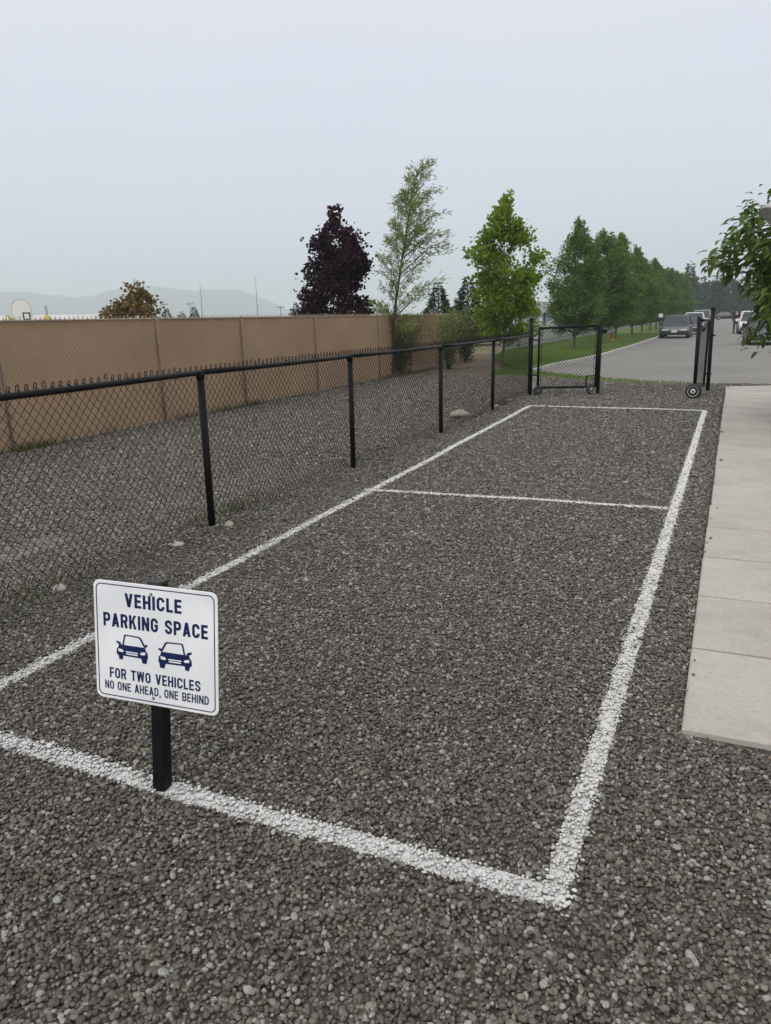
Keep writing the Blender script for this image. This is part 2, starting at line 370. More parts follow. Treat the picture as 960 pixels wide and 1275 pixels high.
def tubes_many(P, rad, n=3):
    """P: (N, K, 3) polylines -> verts and quad faces of thin tubes"""
    N, K, _ = P.shape
    d = np.gradient(P, axis=1); d /= np.linalg.norm(d, axis=2)[..., None]+1e-12
    u = np.cross(d, np.array([1.0, .13, 0.])); u /= np.linalg.norm(u, axis=2)[..., None]; w_ = np.cross(d, u)
    a = np.arange(n)*2*math.pi/n
    v = P[:, :, None]+rad*(np.cos(a)[None, None, :, None]*u[:, :, None]+np.sin(a)[None, None, :, None]*w_[:, :, None])
    i = np.arange(N)[:, None, None]*K*n+np.arange(K-1)[None, :, None]*n+np.arange(n)[None, None, :]
    j = np.arange(N)[:, None, None]*K*n+np.arange(K-1)[None, :, None]*n+((np.arange(n)+1) % n)[None, None, :]
    f = np.stack([i, j, j+n, i+n], -1).reshape(-1, 4)
    return v.reshape(-1, 3), f

def chain_link(path, z0, z1, pitch, hdia, r, tip=.045, wob=0.):
    """chain-link weave along a ground polyline: every wire is a zigzag that hooks into the next; ends twisted above"""
    path = np.array(path, float); seg = np.linalg.norm(np.diff(path, axis=0), axis=1); cum = np.concatenate([[0], np.cumsum(seg)])
    L = cum[-1]; nw = int(L/(pitch/2)); k = int((z1-z0)/(hdia/2))+1
    zz = np.linspace(z0, z1, k)
    wires = np.arange(nw)
    s = wires[:, None]*pitch/2+((np.arange(k)[None, :]+wires[:, None]) % 2)*pitch/2
    off = np.where(((np.arange(k)[None, :]+wires[:, None]) % 2) == 0, r*1.0, -r*1.0)
    s = np.clip(s, 0, L-1e-4)
    x = np.interp(s, cum, path[:, 0]); y = np.interp(s, cum, path[:, 1])
    ii = np.clip(np.searchsorted(cum, s, side='right')-1, 0, len(seg)-1)
    t = np.diff(path, axis=0)/seg[:, None]; nx, ny = -t[ii, 1], t[ii, 0]
    P = np.stack([x+nx*off, y+ny*off, np.broadcast_to(zz, s.shape)], -1)
    if wob:
        P[..., 0] += rng.normal(0, wob, s.shape); P[..., 2] += rng.normal(0, wob, s.shape)
    V, F = tubes_many(P, r)
    if tip:
        # twisted barbs: every pair of wires that meets on top ends in a small hook
        tops = P[(wires+k-1) % 2 == 1][:, -1]; tx = t[0, 0]; ty = t[0, 1]
        h = np.array([[-.016, -.01], [-.011, tip*.45], [-.004, tip*.95], [.005, tip*1.0], [.010, tip*.55], [.002, tip*.2], [.017, -.01]])
        B = tops[:, None]+np.stack([h[:, 0]*tx, h[:, 0]*ty, h[:, 1]], -1)[None]
        B[..., 2] += rng.normal(0, .004, (len(tops), 1))
        V2, F2 = tubes_many(B, r*1.45); F = np.concatenate([F, F2+len(V)]); V = np.concatenate([V, V2])
    return V, F

ICO = {}
def ico(sub):
    if sub not in ICO:
        import bmesh
        bm = bmesh.new(); bmesh.ops.create_icosphere(bm, subdivisions=sub, radius=1)
        ICO[sub] = (np.array([v.co[:] for v in bm.verts]), np.array([[v.index for v in f.verts] for f in bm.faces])); bm.free()
    return ICO[sub]

def pebble_shape(sub, seed):
    r_ = np.random.default_rng(seed); v, f = ico(sub); v = v.copy()
    for _ in range(7):
        d = r_.normal(size=3); d /= np.linalg.norm(d); c = r_.uniform(.62, .9)
        q = v@d; v -= np.where(q > c, (q-c)*.75, 0)[:, None]*d
    for _ in range(3):
        d = r_.normal(size=3); v *= (1+.07*np.sin(v@d*2+r_.uniform(0, 6)))[:, None]
    return v, f

# ------------------------------------------------------------------ ground, road, lawn, hills
def sheet(name, poly, z, mat, kind='structure'):
    v = [(x, y, z) for x, y in poly]
    return tag(link_mesh(name, v, [tuple(range(len(poly)))], mat), kind=kind)

sheet('ground', [(-5000, -300), (5000, -300), (5000, 5000), (-5000, 5000)], -.06, M['plain'])
sheet('dirt_strip', [(-9.6, 18.5), (-5.6, 20.9), (-5.4, 22.6), (-6.6, 24.2), (-7.6, 28), (-9.3, 33), (-10.6, 33)], -.012, M['dirt'])
# gravel bed as a gently uneven grid
def gravel_height(x, y):
    h = .0035*np.sin(x*2.1+.7*y)+.003*np.sin(y*1.7-x*.9+1)+.002*np.sin(5.1*x+3.3*y)
    return h-.004 + .035*np.exp(-((x+3.72)/.16)**2)*(.6+.4*np.sin(y*3.1)+.25*np.sin(y*7.7))*(y < 15.5)
gx = np.concatenate([np.arange(-9.2, -4.4, .3), np.arange(-4.4, -3.2, .08), np.arange(-3.2, 5.01, .25)]); gy = np.arange(-4, 21.6, .2)
GX, GY = np.meshgrid(gx, gy); GZ = gravel_height(GX, GY)
edge = np.interp(GX, [-9.2, -5.3, -3.5, -1.84, 5], [20.8, 21.25, 20.15, 19.35, 19.5])
GYc = np.minimum(GY, edge); GZ = np.where(GY > edge-.1, -.006, GZ)
nv = GX.shape[1]; q = np.arange(GX.size).reshape(GX.shape)
F = np.stack([q[:-1, :-1], q[:-1, 1:], q[1:, 1:], q[1:, :-1]], -1).reshape(-1, 4)
vv = np.stack([GX, GYc, GZ], -1)
area_ok = (np.ptp(vv.reshape(-1, 3)[F][:, :, 1], axis=1) > 1e-4)
tag(link_mesh('gravel_bed', vv.reshape(-1, 3), F[area_ok], M['gravel_bed'], smooth=True), kind='structure')
bed = bpy.data.objects['gravel_bed']; bed.data.materials.append(M['gravel_bed_pale'])
for p_ in bed.data.polygons:
    if p_.center.x < -4.05: p_.material_index = 1

KERB = [(-5.42, 22.9), (-5.05, 25.0), (-4.72, 27.5), (-4.45, 30.5), (-4.27, 40), (-4.2, 52), (-4.15, 80), (-4.1, 160)]
road_poly = [(-5.25, 22.5), (-3.4, 20.75), (-2.0, 19.75), (-.6, 19.42), (.9, 19.46), (3.0, 19.48), (9, 19.5), (9, 30), (4.6, 36), (3.6, 60), (3.4, 160)] + [(x+.02, y) for x, y in KERB[::-1]]
sheet('road', road_poly, -.014, M['asphalt'])
sheet('grass_verge', [(-6.3, 21.0), (-5.3, 21.05), (-3.5, 19.95), (-1.84, 19.15), (-.4, 19.3), (-2.0, 19.8), (-3.4, 20.8), (-5.2, 22.6), (-5.5, 23.2), (-6.6, 24)], -.008, M['lawn'])
lawn_poly = [(x-.14, y) for x, y in KERB] + [(-9.3, 160), (-9.3, 60), (-9.4, 34), (-8.4, 29), (-7.2, 25.5), (-6.2, 23.6)]
b_ = MB(); b_.prism(lawn_poly, -.05, .085); tag(b_.build('lawn', M['lawn']), kind='structure')
b_ = MB()
ko = np.array(KERB); ki = ko-[.15, 0]
for i in range(len(KERB)-1):
    a0, a1, b0, b1 = ko[i], ko[i+1], ki[i], ki[i+1]
    h0 = .02 if i == 0 else .105
    b_.add([(a0[0], a0[1], -.05), (b0[0], b0[1], -.05), (a1[0], a1[1], -.05), (b1[0], b1[1], -.05),
            (a0[0]-.02, a0[1], h0), (b0[0], b0[1], h0), (a1[0]-.02, a1[1], .105), (b1[0], b1[1], .105)],
           [(4, 6, 7, 5), (0, 2, 6, 4), (1, 5, 7, 3)] + ([(0, 4, 5, 1)] if i == 0 else []))
tag(b_.build('kerb', M['kerb']), kind='structure')

# hills, kilometres away
RIDGE = [(-3400, 900, 120), (-2900, 1350, 150), (-2314, 1910, 116), (-2248, 1986, 110), (-2188, 2052, 99), (-2142, 2100, 93), (-2103, 2139, 103), (-2042, 2198, 125), (-1979, 2255, 139), (-1904, 2318, 119),
         (-1824, 2381, 114), (-1729, 2452, 118), (-1656, 2501, 91), (-1582, 2549, 50), (-1500, 2600, 18), (-1300, 2720, 5)]
P = np.array(RIDGE, float); tt = np.linspace(0, len(P)-1, 160); ridge = np.stack([np.interp(tt, np.arange(len(P)), P[:, k]) for k in range(3)], -1)
ridge[:, 2] += (2.2*np.sin(tt*5.1)+1.4*np.sin(tt*11.3+1))*np.clip(ridge[:, 2]/60, 0, 1)
dirn = ridge[:, :2]/np.linalg.norm(ridge[:, :2], axis=1)[:, None]
rows = []
for s_, hf in ((-420, 0), (-260, .42), (-120, .8), (0, 1), (160, .75), (420, 0)):
    jit = 1+.10*np.sin(tt*7+s_)*(0 < hf < 1)
    rows.append(np.concatenate([ridge[:, :2]+dirn*s_, (ridge[:, 2]*hf*jit-.3*(hf == 0))[:, None]], 1))
V = np.stack(rows).reshape(-1, 3); k = len(tt); q = np.arange(len(rows)*k).reshape(len(rows), k)
F = np.stack([q[:-1, :-1], q[:-1, 1:], q[1:, 1:], q[1:, :-1]], -1).reshape(-1, 4)
tag(link_mesh('hills', V, F, M['hill'], smooth=True), kind='structure')

# ------------------------------------------------------------------ concrete path of slabs
path = tag(bpy.data.objects.new('concrete_path', None), kind='structure'); COL.objects.link(path); path.location = (0, 2.92, 0)
ys = [2.92, 3.76, 4.54, 5.33, 6.13, 6.92, 7.75, 8.56, 9.36, 10.15, 10.95, 11.75, 12.55, 13.35, 14.15, 14.95, 15.75, 16.55, 17.35, 18.3]
for i in range(len(ys)-1):
    y0, y1 = ys[i]+.014, ys[i+1]-.014
    sk = .0 if i < len(ys)-2 else .55
    dz = .028+random.uniform(-.003, .003); tl = random.uniform(-.002, .002); e = .009
    x0, x1 = -.045+.003*i+random.uniform(-.004, .004), 1.25
    b_ = MB()
    lo = [(x0, y0), (x1, y0+.03), (x1, y1+sk+.03), (x0, y1)]
    hi = [(x0+e, y0+e), (x1-e, y0+.03+e), (x1-e, y1+sk+.03-e), (x0+e, y1-e)]
    v = [(x, y, -.08) for x, y in lo]+[(x, y, dz-e) for x, y in lo]+[(x, y, dz+tl*(k_ > 1)) for k_, (x, y) in enumerate(hi)]
    f = [(0, 1, 5, 4), (1, 2, 6, 5), (2, 3, 7, 6), (3, 0, 4, 7), (4, 5, 9, 8), (5, 6, 10, 9), (6, 7, 11, 10), (7, 4, 8, 11), (8, 9, 10, 11)]
    b_.add(v, f); b_.build('slab', M['concrete'], path)
b_ = MB(); b_.box((-.03, 2.95, -.1), (1.23, 18.25, -.002)); b_.build('joint_bed', M['joint'], path)

# ------------------------------------------------------------------ painted lines and gravel
def line_dist(p, a, b, hw):
    a, b = np.array(a), np.array(b); d = b-a; L = np.linalg.norm(d); d = d/L
    q = p-a; s = q@d; t_ = q@np.array([-d[1], d[0]])
    inside = (s > -hw) & (s < L+hw)
    return np.where(inside, np.abs(t_), 9)
LINES = [
    ('near', (-3.02, 1.83), (-.300, 1.866), .046, 'white painted line across the near end of the gravel bay, by the sign post'),
    ('left', (-3.0, 1.95), (-3.265, 13.68), .040, 'long white painted line along the black fence side of the bay'),
    ('right', (-.332, 1.87), (-.287, 13.72), .041, 'long white painted line between the gravel bay and the concrete path'),
    ('mid', (-3.165, 6.5), (-.36, 6.7), .038, 'white painted line across the middle that splits the bay in two'),
    ('far', (-3.28, 13.75), (-.255, 13.78), .052, 'white painted line across the far end of the bay in front of the open gate'),
]
def grid_pts(x0, x1, y0, y1, s):
    nx, ny = max(1, int((x1-x0)/s)), max(1, int((y1-y0)/s))
    X, Y = np.meshgrid(np.arange(nx), np.arange(ny)); X = X+.5*(Y % 2)
    p = np.stack([X.ravel(), Y.ravel()], -1)*s+rng.uniform(-.48, .48, (nx*ny, 2))*s
    return p+[x0, y0]
def visible(p, marg=1.3):
    """keep pebbles in a generous wedge in front of the viewpoint (wider than the photograph shows)"""
    fwd = np.array([-.414, .910]); rt = np.array([.910, .414])
    a = p@fwd+1.0; b2 = p@rt
    return (a > 0) & (np.abs(b2) < a*.56+marg)
zones = [(-4.6, 2.6, .3, 4.2, .0126, 1.0), (-4.9, 2.0, 4.2, 7.5, .0150, 1.18), (-3.95, 1.4, 7.5, 11, .0195, 1.42), (-3.95, 1.4, 11, 16, .026, 1.8), (-5.3, 1.5, 16, 19.3, .05, 1.9),
         (-8.7, -4.9, 2.0, 7.5, .027, 1.5), (-8.7, -3.95, 7.5, 13, .034, 1.8), (-8.7, -3.95, 13, 20.5, .05, 2.2)]
allp, alls = [], []
for x0, x1, y0, y1, s_, k_ in zones:
    p = grid_pts(x0, x1, y0, y1, s_); p = p[visible(p)]
    allp.append(p); alls.append(np.full(len(p), k_))
PT = np.concatenate(allp); PS = np.concatenate(alls)
on_slab = (PT[:, 0] > -.05) & (PT[:, 0] < 1.25) & (PT[:, 1] > 2.91) & (PT[:, 1] < 18.8)
far_edge = PT[:, 1] > np.interp(PT[:, 0], [-9.2, -5.3, -3.5, -1.84, 5], [20.8, 21.2, 20.1, 19.25, 19.4])
post_spot = (np.abs(PT[:, 0]+1.765) < .03) & (np.abs(PT[:, 1]-1.846) < .03)
strays = on_slab & (rng.random(len(PT)) < .02*np.exp(-np.minimum(PT[:, 0]+.05, PT[:, 1]-2.91)/.022)+.00003)
keep = ~((on_slab & ~strays) | far_edge | post_spot)
strays = strays[keep]; PT, PS = PT[keep], PS[keep]
line_of = np.full(len(PT), -1); cover = np.zeros(len(PT))
for i, (nm, a, b2, hw, lab) in enumerate(LINES):
    d = line_dist(PT, a, b2, .03)
    edge_j = hw*(1+rng.normal(0, .13, len(PT)))+.004*PS
    hit = (d < edge_j) & (line_of < 0) & (rng.random(len(PT)) < .97)
    hit |= (d < hw*1.6) & (line_of < 0) & (rng.random(len(PT)) < .13)
    line_of[hit] = i; cover[hit] = np.interp(d[hit]/hw, [0, .75, 1.1, 1.6], [.05, .02, -.22, -.36])
n_ = len(PT)
size = np.clip(np.exp(rng.normal(math.log(.0073), .23, n_)), .0042, .0140)*PS
big = rng.random(n_) < .005; size[big] *= rng.uniform(1.4, 2.0, big.sum())
SCL = np.stack([size*rng.uniform(.95, 1.35, n_), size*rng.uniform(.78, 1.0, n_), size*rng.uniform(.55, .88, n_)], -1)
ROT = np.stack([rng.normal(0, .32, n_), rng.normal(0, .32, n_), rng.uniform(0, 6.283, n_)], -1)
Z = gravel_height(PT[:, 0], PT[:, 1])+SCL[:, 2]*.35+rng.normal(.002, .0045, n_)*np.sqrt(PS)
Z = np.where(strays, .030+SCL[:, 2]*.8, Z)
POS = np.stack([PT[:, 0], PT[:, 1], Z], -1)

def scatter(sel, mat, label):
    protos = bpy.data.collections.new('pebble_shapes')
    for k in range(9):
        v, f = pebble_shape(2, 100+k)
        o = bpy.data.objects.new('pebble', mesh_data('pebble', v, f, mat, True)); protos.objects.link(o)
    n = int(sel.sum()); me = bpy.data.meshes.new('gravel'); me.vertices.add(n); me.vertices.foreach_set('co', POS[sel].astype(np.float32).ravel())
    for an, val in (('scl', SCL[sel]), ('rot', ROT[sel])):
        A = me.attributes.new(an, 'FLOAT_VECTOR', 'POINT'); A.data.foreach_set('vector', val.astype(np.float32).ravel())
    A = me.attributes.new('pick', 'INT', 'POINT'); A.data.foreach_set('value', rng.integers(0, 9, n).astype(np.int32))
    me.materials.append(mat)
    go = tag(bpy.data.objects.new('gravel', me), label, 'gravel', kind='stuff'); COL.objects.link(go)
    ng = bpy.data.node_groups.new('scatter_pebbles', 'GeometryNodeTree')
    ng.interface.new_socket('Geometry', in_out='INPUT', socket_type='NodeSocketGeometry'); ng.interface.new_socket('Geometry', in_out='OUTPUT', socket_type='NodeSocketGeometry')
    gi = ng.nodes.new('NodeGroupInput'); gout = ng.nodes.new('NodeGroupOutput'); ip = ng.nodes.new('GeometryNodeInstanceOnPoints')
    ci = ng.nodes.new('GeometryNodeCollectionInfo'); ci.inputs['Collection'].default_value = protos; ci.inputs['Separate Children'].default_value = True; ci.inputs['Reset Children'].default_value = True
    def named(an, typ):
        a_ = ng.nodes.new('GeometryNodeInputNamedAttribute'); a_.data_type = typ; a_.inputs['Name'].default_value = an
        return [q for q in a_.outputs if q.enabled and q.name == 'Attribute'][0]
    er = ng.nodes.new('FunctionNodeEulerToRotation'); L_ = ng.links
    L_.new(gi.outputs[0], ip.inputs['Points']); L_.new(ci.outputs[0], ip.inputs['Instance']); ip.inputs['Pick Instance'].default_value = True
    L_.new(named('pick', 'INT'), ip.inputs['Instance Index']); L_.new(named('rot', 'FLOAT_VECTOR'), er.inputs[0]); L_.new(er.outputs[0], ip.inputs['Rotation'])
    L_.new(named('scl', 'FLOAT_VECTOR'), ip.inputs['Scale']); L_.new(ip.outputs[0], gout.inputs[0])
    mod = go.modifiers.new('scatter', 'NODES'); mod.node_group = ng
is_lot = PT[:, 0]+rng.normal(0, .12, n_) < -4.05
scatter((line_of < 0) & ~is_lot, M['pebble'], 'rounded dark grey river gravel covering the parking bay and the ground round it')
scatter((line_of < 0) & is_lot, M['pebble_pale'], 'paler grey gravel of the lot between the black fence and the tan fence')

def rot_mats(e):
    cx, sx, cy, sy, cz, sz = np.cos(e[:, 0]), np.sin(e[:, 0]), np.cos(e[:, 1]), np.sin(e[:, 1]), np.cos(e[:, 2]), np.sin(e[:, 2])
    return np.stack([np.stack([cz*cy, cz*sy*sx-sz*cx, cz*sy*cx+sz*sx], -1), np.stack([sz*cy, sz*sy*sx+cz*cx, sz*sy*cx-cz*sx], -1), np.stack([-sy, cy*sx, cy*cx], -1)], 1)
shapes = [pebble_shape(1, 100+k) for k in range(6)]
for i, (nm, a, b2, hw, lab) in enumerate(LINES):
    ids = np.where(line_of == i)[0]; Vs, Fs, Cs, n0 = [], [], [], 0
    RM = rot_mats(ROT[ids])
    for sh in range(6):
        sel = np.arange(len(ids)) % 6 == sh
        v, f = shapes[sh]; idv = ids[sel]
        if not len(idv): continue
        VV = np.einsum('nij,nkj->nki', RM[sel], v[None]*SCL[idv][:, None])+POS[idv][:, None]
        VV[..., 2] += .0005
        Vs.append(VV.reshape(-1, 3)); Fs.append((f[None]+n0+np.arange(len(idv))[:, None, None]*len(v)).reshape(-1, 3)); n0 += VV.shape[0]*len(v)
        Cs.append(np.repeat(cover[idv], len(v)))
    # thin sprayed sheet between the pebbles
    d = np.array(b2)-np.array(a); Ln = np.linalg.norm(d); d /= Ln; nn = np.array([-d[1], d[0]]); ns = int(Ln/.05)
    s_ = np.linspace(0, Ln, ns); rows = []
    for off in (-1, -.45, .45, 1):
        xy = np.array(a)+d*s_[:, None]+nn*(off*hw*(.93+.07*rng.normal(size=ns)))[:, None]
        rows.append(np.concatenate([xy, (gravel_height(xy[:, 0], xy[:, 1])+np.interp(xy[:, 1], [2, 4.5, 8, 14], [.0028, .006, .011, .022]))[:, None]], 1))
    V = np.stack(rows); q = np.arange(V.shape[0]*ns).reshape(V.shape[0], ns)
    FQ = np.stack([q[:-1, :-1], q[:-1, 1:], q[1:, 1:], q[1:, :-1]], -1).reshape(-1, 4)
    FT = np.concatenate([FQ[:, [0, 1, 2]], FQ[:, [0, 2, 3]]])[:, ::-1]+n0
    Vs.append(V.reshape(-1, 3)); Fs.append(FT); Cs.append(np.concatenate([np.interp(V[i_, :, 1], [2, 7, 14], [lo_, hi_, hi_+.12]) for i_, (lo_, hi_) in enumerate(((-.3, -.1), (-.14, .06), (-.14, .06), (-.3, -.1)))]))
    Va = np.concatenate(Vs); root = np.array([a[0], a[1], 0])
    o = link_mesh('painted_line', Va-root, np.concatenate(Fs), M['line_paint'], smooth=True, attr={'cover': ('POINT', np.concatenate(Cs))})
    o.location = root; tag(o, lab, 'painted line', 'white painted lines of the parking bay')

# rocks
def rock(loc, sx, sy, sz, rz, mat, label, seed):
    v, f = pebble_shape(3, seed); v = v*[sx, sy, sz]; v[:, 2] = np.maximum(v[:, 2], -sz*.6)
    o = link_mesh('rock', v, f, mat, smooth=True); o.location = (loc[0], loc[1], loc[2]+sz*.45); o.rotation_euler = (0, 0, rz)
    tag(o, label, 'rock', 'loose rocks along the fence foot')
rock((-4.0, 11.9, .015), .20, .13, .095, .45, M['rock_tan'], 'large smooth tan rock under the fence between the third and fourth posts', 31)
rock((-3.66, 4.24, .01), .075, .045, .03, .3, M['rock_pale'], 'flat pale stone at the foot of the fence behind the sign', 32)
rock((-3.76, 3.22, .005), .048, .04, .032, 1.2, M['rock_pale'], 'pale pinkish stone left of the sign at the fence foot', 33)
rock((-3.62, 4.86, .02), .045, .035, .026, .9, M['rock'], 'small tan stone beside the nearest fence post', 34)
rock((-3.78, 13.3, .02), .06, .05, .04, .2, M['rock_pale'], 'small pale stone past the fourth fence post', 35)
rock((-3.8, 14.3, .02), .07, .05, .045, .7, M['rock'], 'small brownish stone near the gate hinge post', 36)

# ------------------------------------------------------------------ black chain-link fence
FP = [(-3.62, -3.1), (-3.66, -.47), (-3.70, 2.16), (-3.735, 4.78), (-3.765, 7.42), (-3.68, 10.06), (-3.665, 12.64), (-3.74, 15.68)]
RAIL = [1.26, 1.26, 1.262, 1.266, 1.25, 1.243, 1.242, 1.235]
fence = thing('chain_link_fence', 'black chain link fence with a top rail along the left of the parking bay', 'fence', (FP[3][0], FP[3][1], 0))
V, F = chain_link([(x-.030, y) for x, y in FP], .02, 1.285, .064, .074, .0027, .030, .0012)
tag(link_mesh('wire_mesh', V, F, M['black_wire'], fence), kind='stuff')
for i, (x, y) in enumerate(FP[:-1]):
    b_ = MB(); b_.tube([(x+.004*(i % 3-1), y, -.2), (x, y, RAIL[i]-.02)], .029, 14); b_.build('post', M['black_metal'], fence, True)
    b_ = MB(); b_.tube([(x, y, RAIL[i]-.05), (x, y, RAIL[i]-.012), (x, y, RAIL[i]+.012)], [.034, .034, .022], 14); b_.build('post_cap', M['black_metal'], fence, True)
for i in range(len(FP)-1):
    (x0, y0), (x1, y1) = FP[i], FP[i+1]; z0, z1 = RAIL[i], RAIL[i+1]; kk = 5
    pts = [(x0+(x1-x0)*t_, y0+(y1-y0)*t_, z0+(z1-z0)*t_-.006*math.sin(math.pi*t_)) for t_ in np.linspace(0, 1, kk)]
    b_ = MB(); b_.tube(pts, .0215, 12); b_.build('rail', M['black_metal'], fence, True)
x, y = FP[-1]
b_ = MB(); b_.tube([(x, y, -.2), (x-.01, y, 1.55)], .043, 14); gp = b_.build('end_post', M['black_metal'], fence, True)
b_ = MB(); b_.lathe([(.046, 1.54), (.049, 1.56), (.034, 1.585), (.0, 1.592)], 14, (x-.01, y, 0)); b_.build('post_cap', M['black_metal'], fence, True)
b_ = MB(); b_.tube([(x-.03, y-.07, .05), (x-.03, y-.07, 1.24)], .006, 6)
for z in (.2, .5, .8, 1.1): b_.tube([(x-.04, y-.09, z), (x-.03, y, z), (x+.02, y+.04, z)], .008, 5)
b_.build('tension_bar', M['black_metal'], fence)
b_ = MB()
for i in range(len(FP)-1):
    (x0, y0), (x1, y1) = FP[i], FP[i+1]
    for t_ in np.linspace(.1, .9, 5):
        px, py, pz = x0+(x1-x0)*t_, y0+(y1-y0)*t_, RAIL[i]+(RAIL[i+1]-RAIL[i])*t_
        b_.tube([(px-.03, py, pz-.045), (px-.028, py, pz+.01), (px, py, pz+.0245), (px+.024, py, pz), (px-.005, py, pz-.028)], .003, 5)
    if i:
        for z in (.3, .65, 1.0): b_.tube([(x0-.04, y0-.03, z), (x0+.02, y0-.022, z), (x0+.031, y0, z), (x0+.02, y0+.022, z), (x0-.04, y0+.03, z)], .003, 5)
tag(b_.build('wire_ties', M['black_wire'], fence), kind='stuff')

# ------------------------------------------------------------------ gate leaves
def gate_wheel(parent, c, axis, r, rimmat, tw=.05):
    ax = Vector(axis).normalized(); q = Vector((0, 0, 1)).rotation_difference(ax).to_matrix()
    b_ = MB(); b_.lathe([(r*.68, -tw*.5), (r*.93, -tw*.5), (r, -tw*.25), (r, tw*.25), (r*.93, tw*.5), (r*.68, tw*.5)], 28, c, q)
    w_ = b_.build('wheel', M['rubber'], parent, True)
    b_ = MB(); b_.lathe([(r*.2, -tw*.62), (r*.3, -tw*.62), (r*.34, -tw*.40), (r*.60, -tw*.44), (r*.70, -tw*.55), (r*.70, tw*.55), (r*.60, tw*.44), (r*.34, tw*.40), (r*.3, tw*.62), (r*.2, tw*.62)], 28, c, q)
    o = b_.build('rim', rimmat, parent, False); o.parent = w_
    b_ = MB(); b_.tube([np.array(c)-np.array(ax)*tw, np.array(c)+np.array(ax)*tw], r*.13, 8); o = b_.build('axle', M['black_metal'], parent); o.parent = w_
    return w_

def leaf_gate(root, a, b2, z0, z1a, z1b, pitch, wr):
    (ax, ay), (bx, by) = a, b2; d = np.array([bx-ax, by-ay]); Ln = np.linalg.norm(d); d /= Ln
    def at(s, z): return (ax+d[0]*s, ay+d[1]*s, z)
    b_ = MB(); b_.tube([at(0, z0), at(0, z1a)], .026, 10); b_.build('stile', M['black_metal'], root, True)
    b_ = MB(); b_.tube([at(Ln, z0), at(Ln, z1b)], .026, 10); b_.build('stile', M['black_metal'], root, True)
    b_ = MB(); b_.tube([at(0, z1a), at(Ln, z1b)], .025, 10); b_.build('top_rail', M['black_metal'], root, True)
    b_ = MB(); b_.tube([at(0, z0), at(Ln, z0)], .024, 10); b_.build('bottom_rail', M['black_metal'], root, True)
    V, F = chain_link([at(.05, 0)[:2], at(Ln-.05, 0)[:2]], z0+.015, min(z1a, z1b)-.015, pitch, pitch*1.1, wr, 0)
    tag(link_mesh('wire_mesh', V, F, M['black_wire'], root), kind='stuff')
    for s_, zt_, sg in ((.055, z1a, -1), (Ln-.055, z1b, 1)):
        b_ = MB(); b_.tube([at(s_, z0+.03), at(s_, zt_-.03)], .006, 6)
        for z in np.linspace(z0+.15, z1a-.15, 5): b_.tube([at(s_-sg*.005, z), at(s_+sg*.079, z)], .008, 5)
        b_.build('tension_bar', M['black_metal'], root)
    return at, Ln

g1 = thing('gate_leaf', 'wide black chain link gate leaf swung open on the left hinge post', 'gate', (-3.64, 15.74, 0), 0, 'gate leaves')
at, Ln = leaf_gate(g1, (-3.60, 15.77), (-2.50, 16.28), .155, 1.37, 1.40, .075, .0034)
b_ = MB(); b_.tube([at(Ln+.055, .02), at(Ln+.055, 1.46)], .036, 12); b_.build('free_post', M['black_metal'], g1, True)
for z in (.35, 1.2):
    b_ = MB(); b_.tube([at(Ln-.01, z), at(Ln+.1, z)], .016, 8); b_.build('clamp', M['black_metal'], g1)
b_ = MB()
b_.tube([at(Ln-.20, .155), at(Ln-.20, .38), at(Ln, .38)], .017, 6); b_.tube([at(Ln-.20, .16), at(Ln-.12, .11)], .014, 6); b_.build('wheel_bracket', M['black_metal'], g1)
gate_wheel(g1, (at(Ln-.11, .11)[0]+.02, at(Ln-.11, .11)[1]-.03, .105), (.75, -.66, 0), .105, M['white_metal'])
b_ = MB(); b_.tube([at(Ln-.02, .02), at(Ln-.02, .16)], .02, 8); b_.build('foot', M['white_metal'], g1)
gate_wheel(g1, (-3.585, 15.72, .10), (.55, -.83, 0), .098, M['galvanised'], .035)
for z in (.42, 1.14):
    b_ = MB(); b_.tube([(-3.75, 15.68, z-.02), (-3.75, 15.68, z+.02)], .046, 12); b_.tube([(-3.72, 15.7, z), at(0, z)], .014, 8); b_.tube([(-3.80, 15.66, z), (-3.76, 15.66, z)], .012, 6)
    b_.build('hinge', M['black_metal'], g1)
b_ = MB(); b_.tube([at(Ln-.09, 1.34), at(Ln+.11, 1.30)], .02, 8); b_.box((0, -.03, 1.24), (.09, .03, 1.32), Matrix.Rotation(math.atan2(.51, 1.1), 3, 'Z'), (*at(Ln+.08, 0)[:2], 0)); b_.build('latch', M['black_metal'], g1)

gp2 = thing('gate_post', 'tall black gate post leaning a little beside the concrete path', 'post', (-.34, 17.5, 0))
b_ = MB(); b_.tube([(-.34, 17.5, -.2), (-.375, 17.5, 1.69)], .041, 14); b_.build('pipe', M['black_metal'], gp2, True)
b_ = MB(); b_.lathe([(.044, 1.67), (.047, 1.69), (.032, 1.72), (.0, 1.728)], 14, (-.375, 17.5, 0)); b_.build('post_cap', M['black_metal'], gp2, True)
g2 = thing('gate_leaf', 'black chain link gate leaf seen edge-on beside the concrete path, on a pale wheel', 'gate', (-.44, 17.34, 0), 0, 'gate leaves')
at, Ln = leaf_gate(g2, (-.425, 17.34), (-.545, 15.93), .13, 1.46, 1.48, .105, .0024)
b_ = MB(); b_.tube([(at(Ln+.06, .1)), (at(Ln+.06, 0)[0]-.02, at(Ln+.06, 0)[1], 1.54)], .033, 12); b_.build('free_post', M['black_metal'], g2, True)
for z in (.35, 1.15):
    b_ = MB(); b_.tube([(-.36, 17.5, z-.02), (-.36, 17.5, z+.02)], .05, 12); b_.tube([(-.36, 17.5, z), at(0, z)], .014, 8); b_.tube([(-.36, 17.5, z), (-.28, 17.49, z)], .014, 6)
    b_.build('hinge', M['black_metal'], g2)
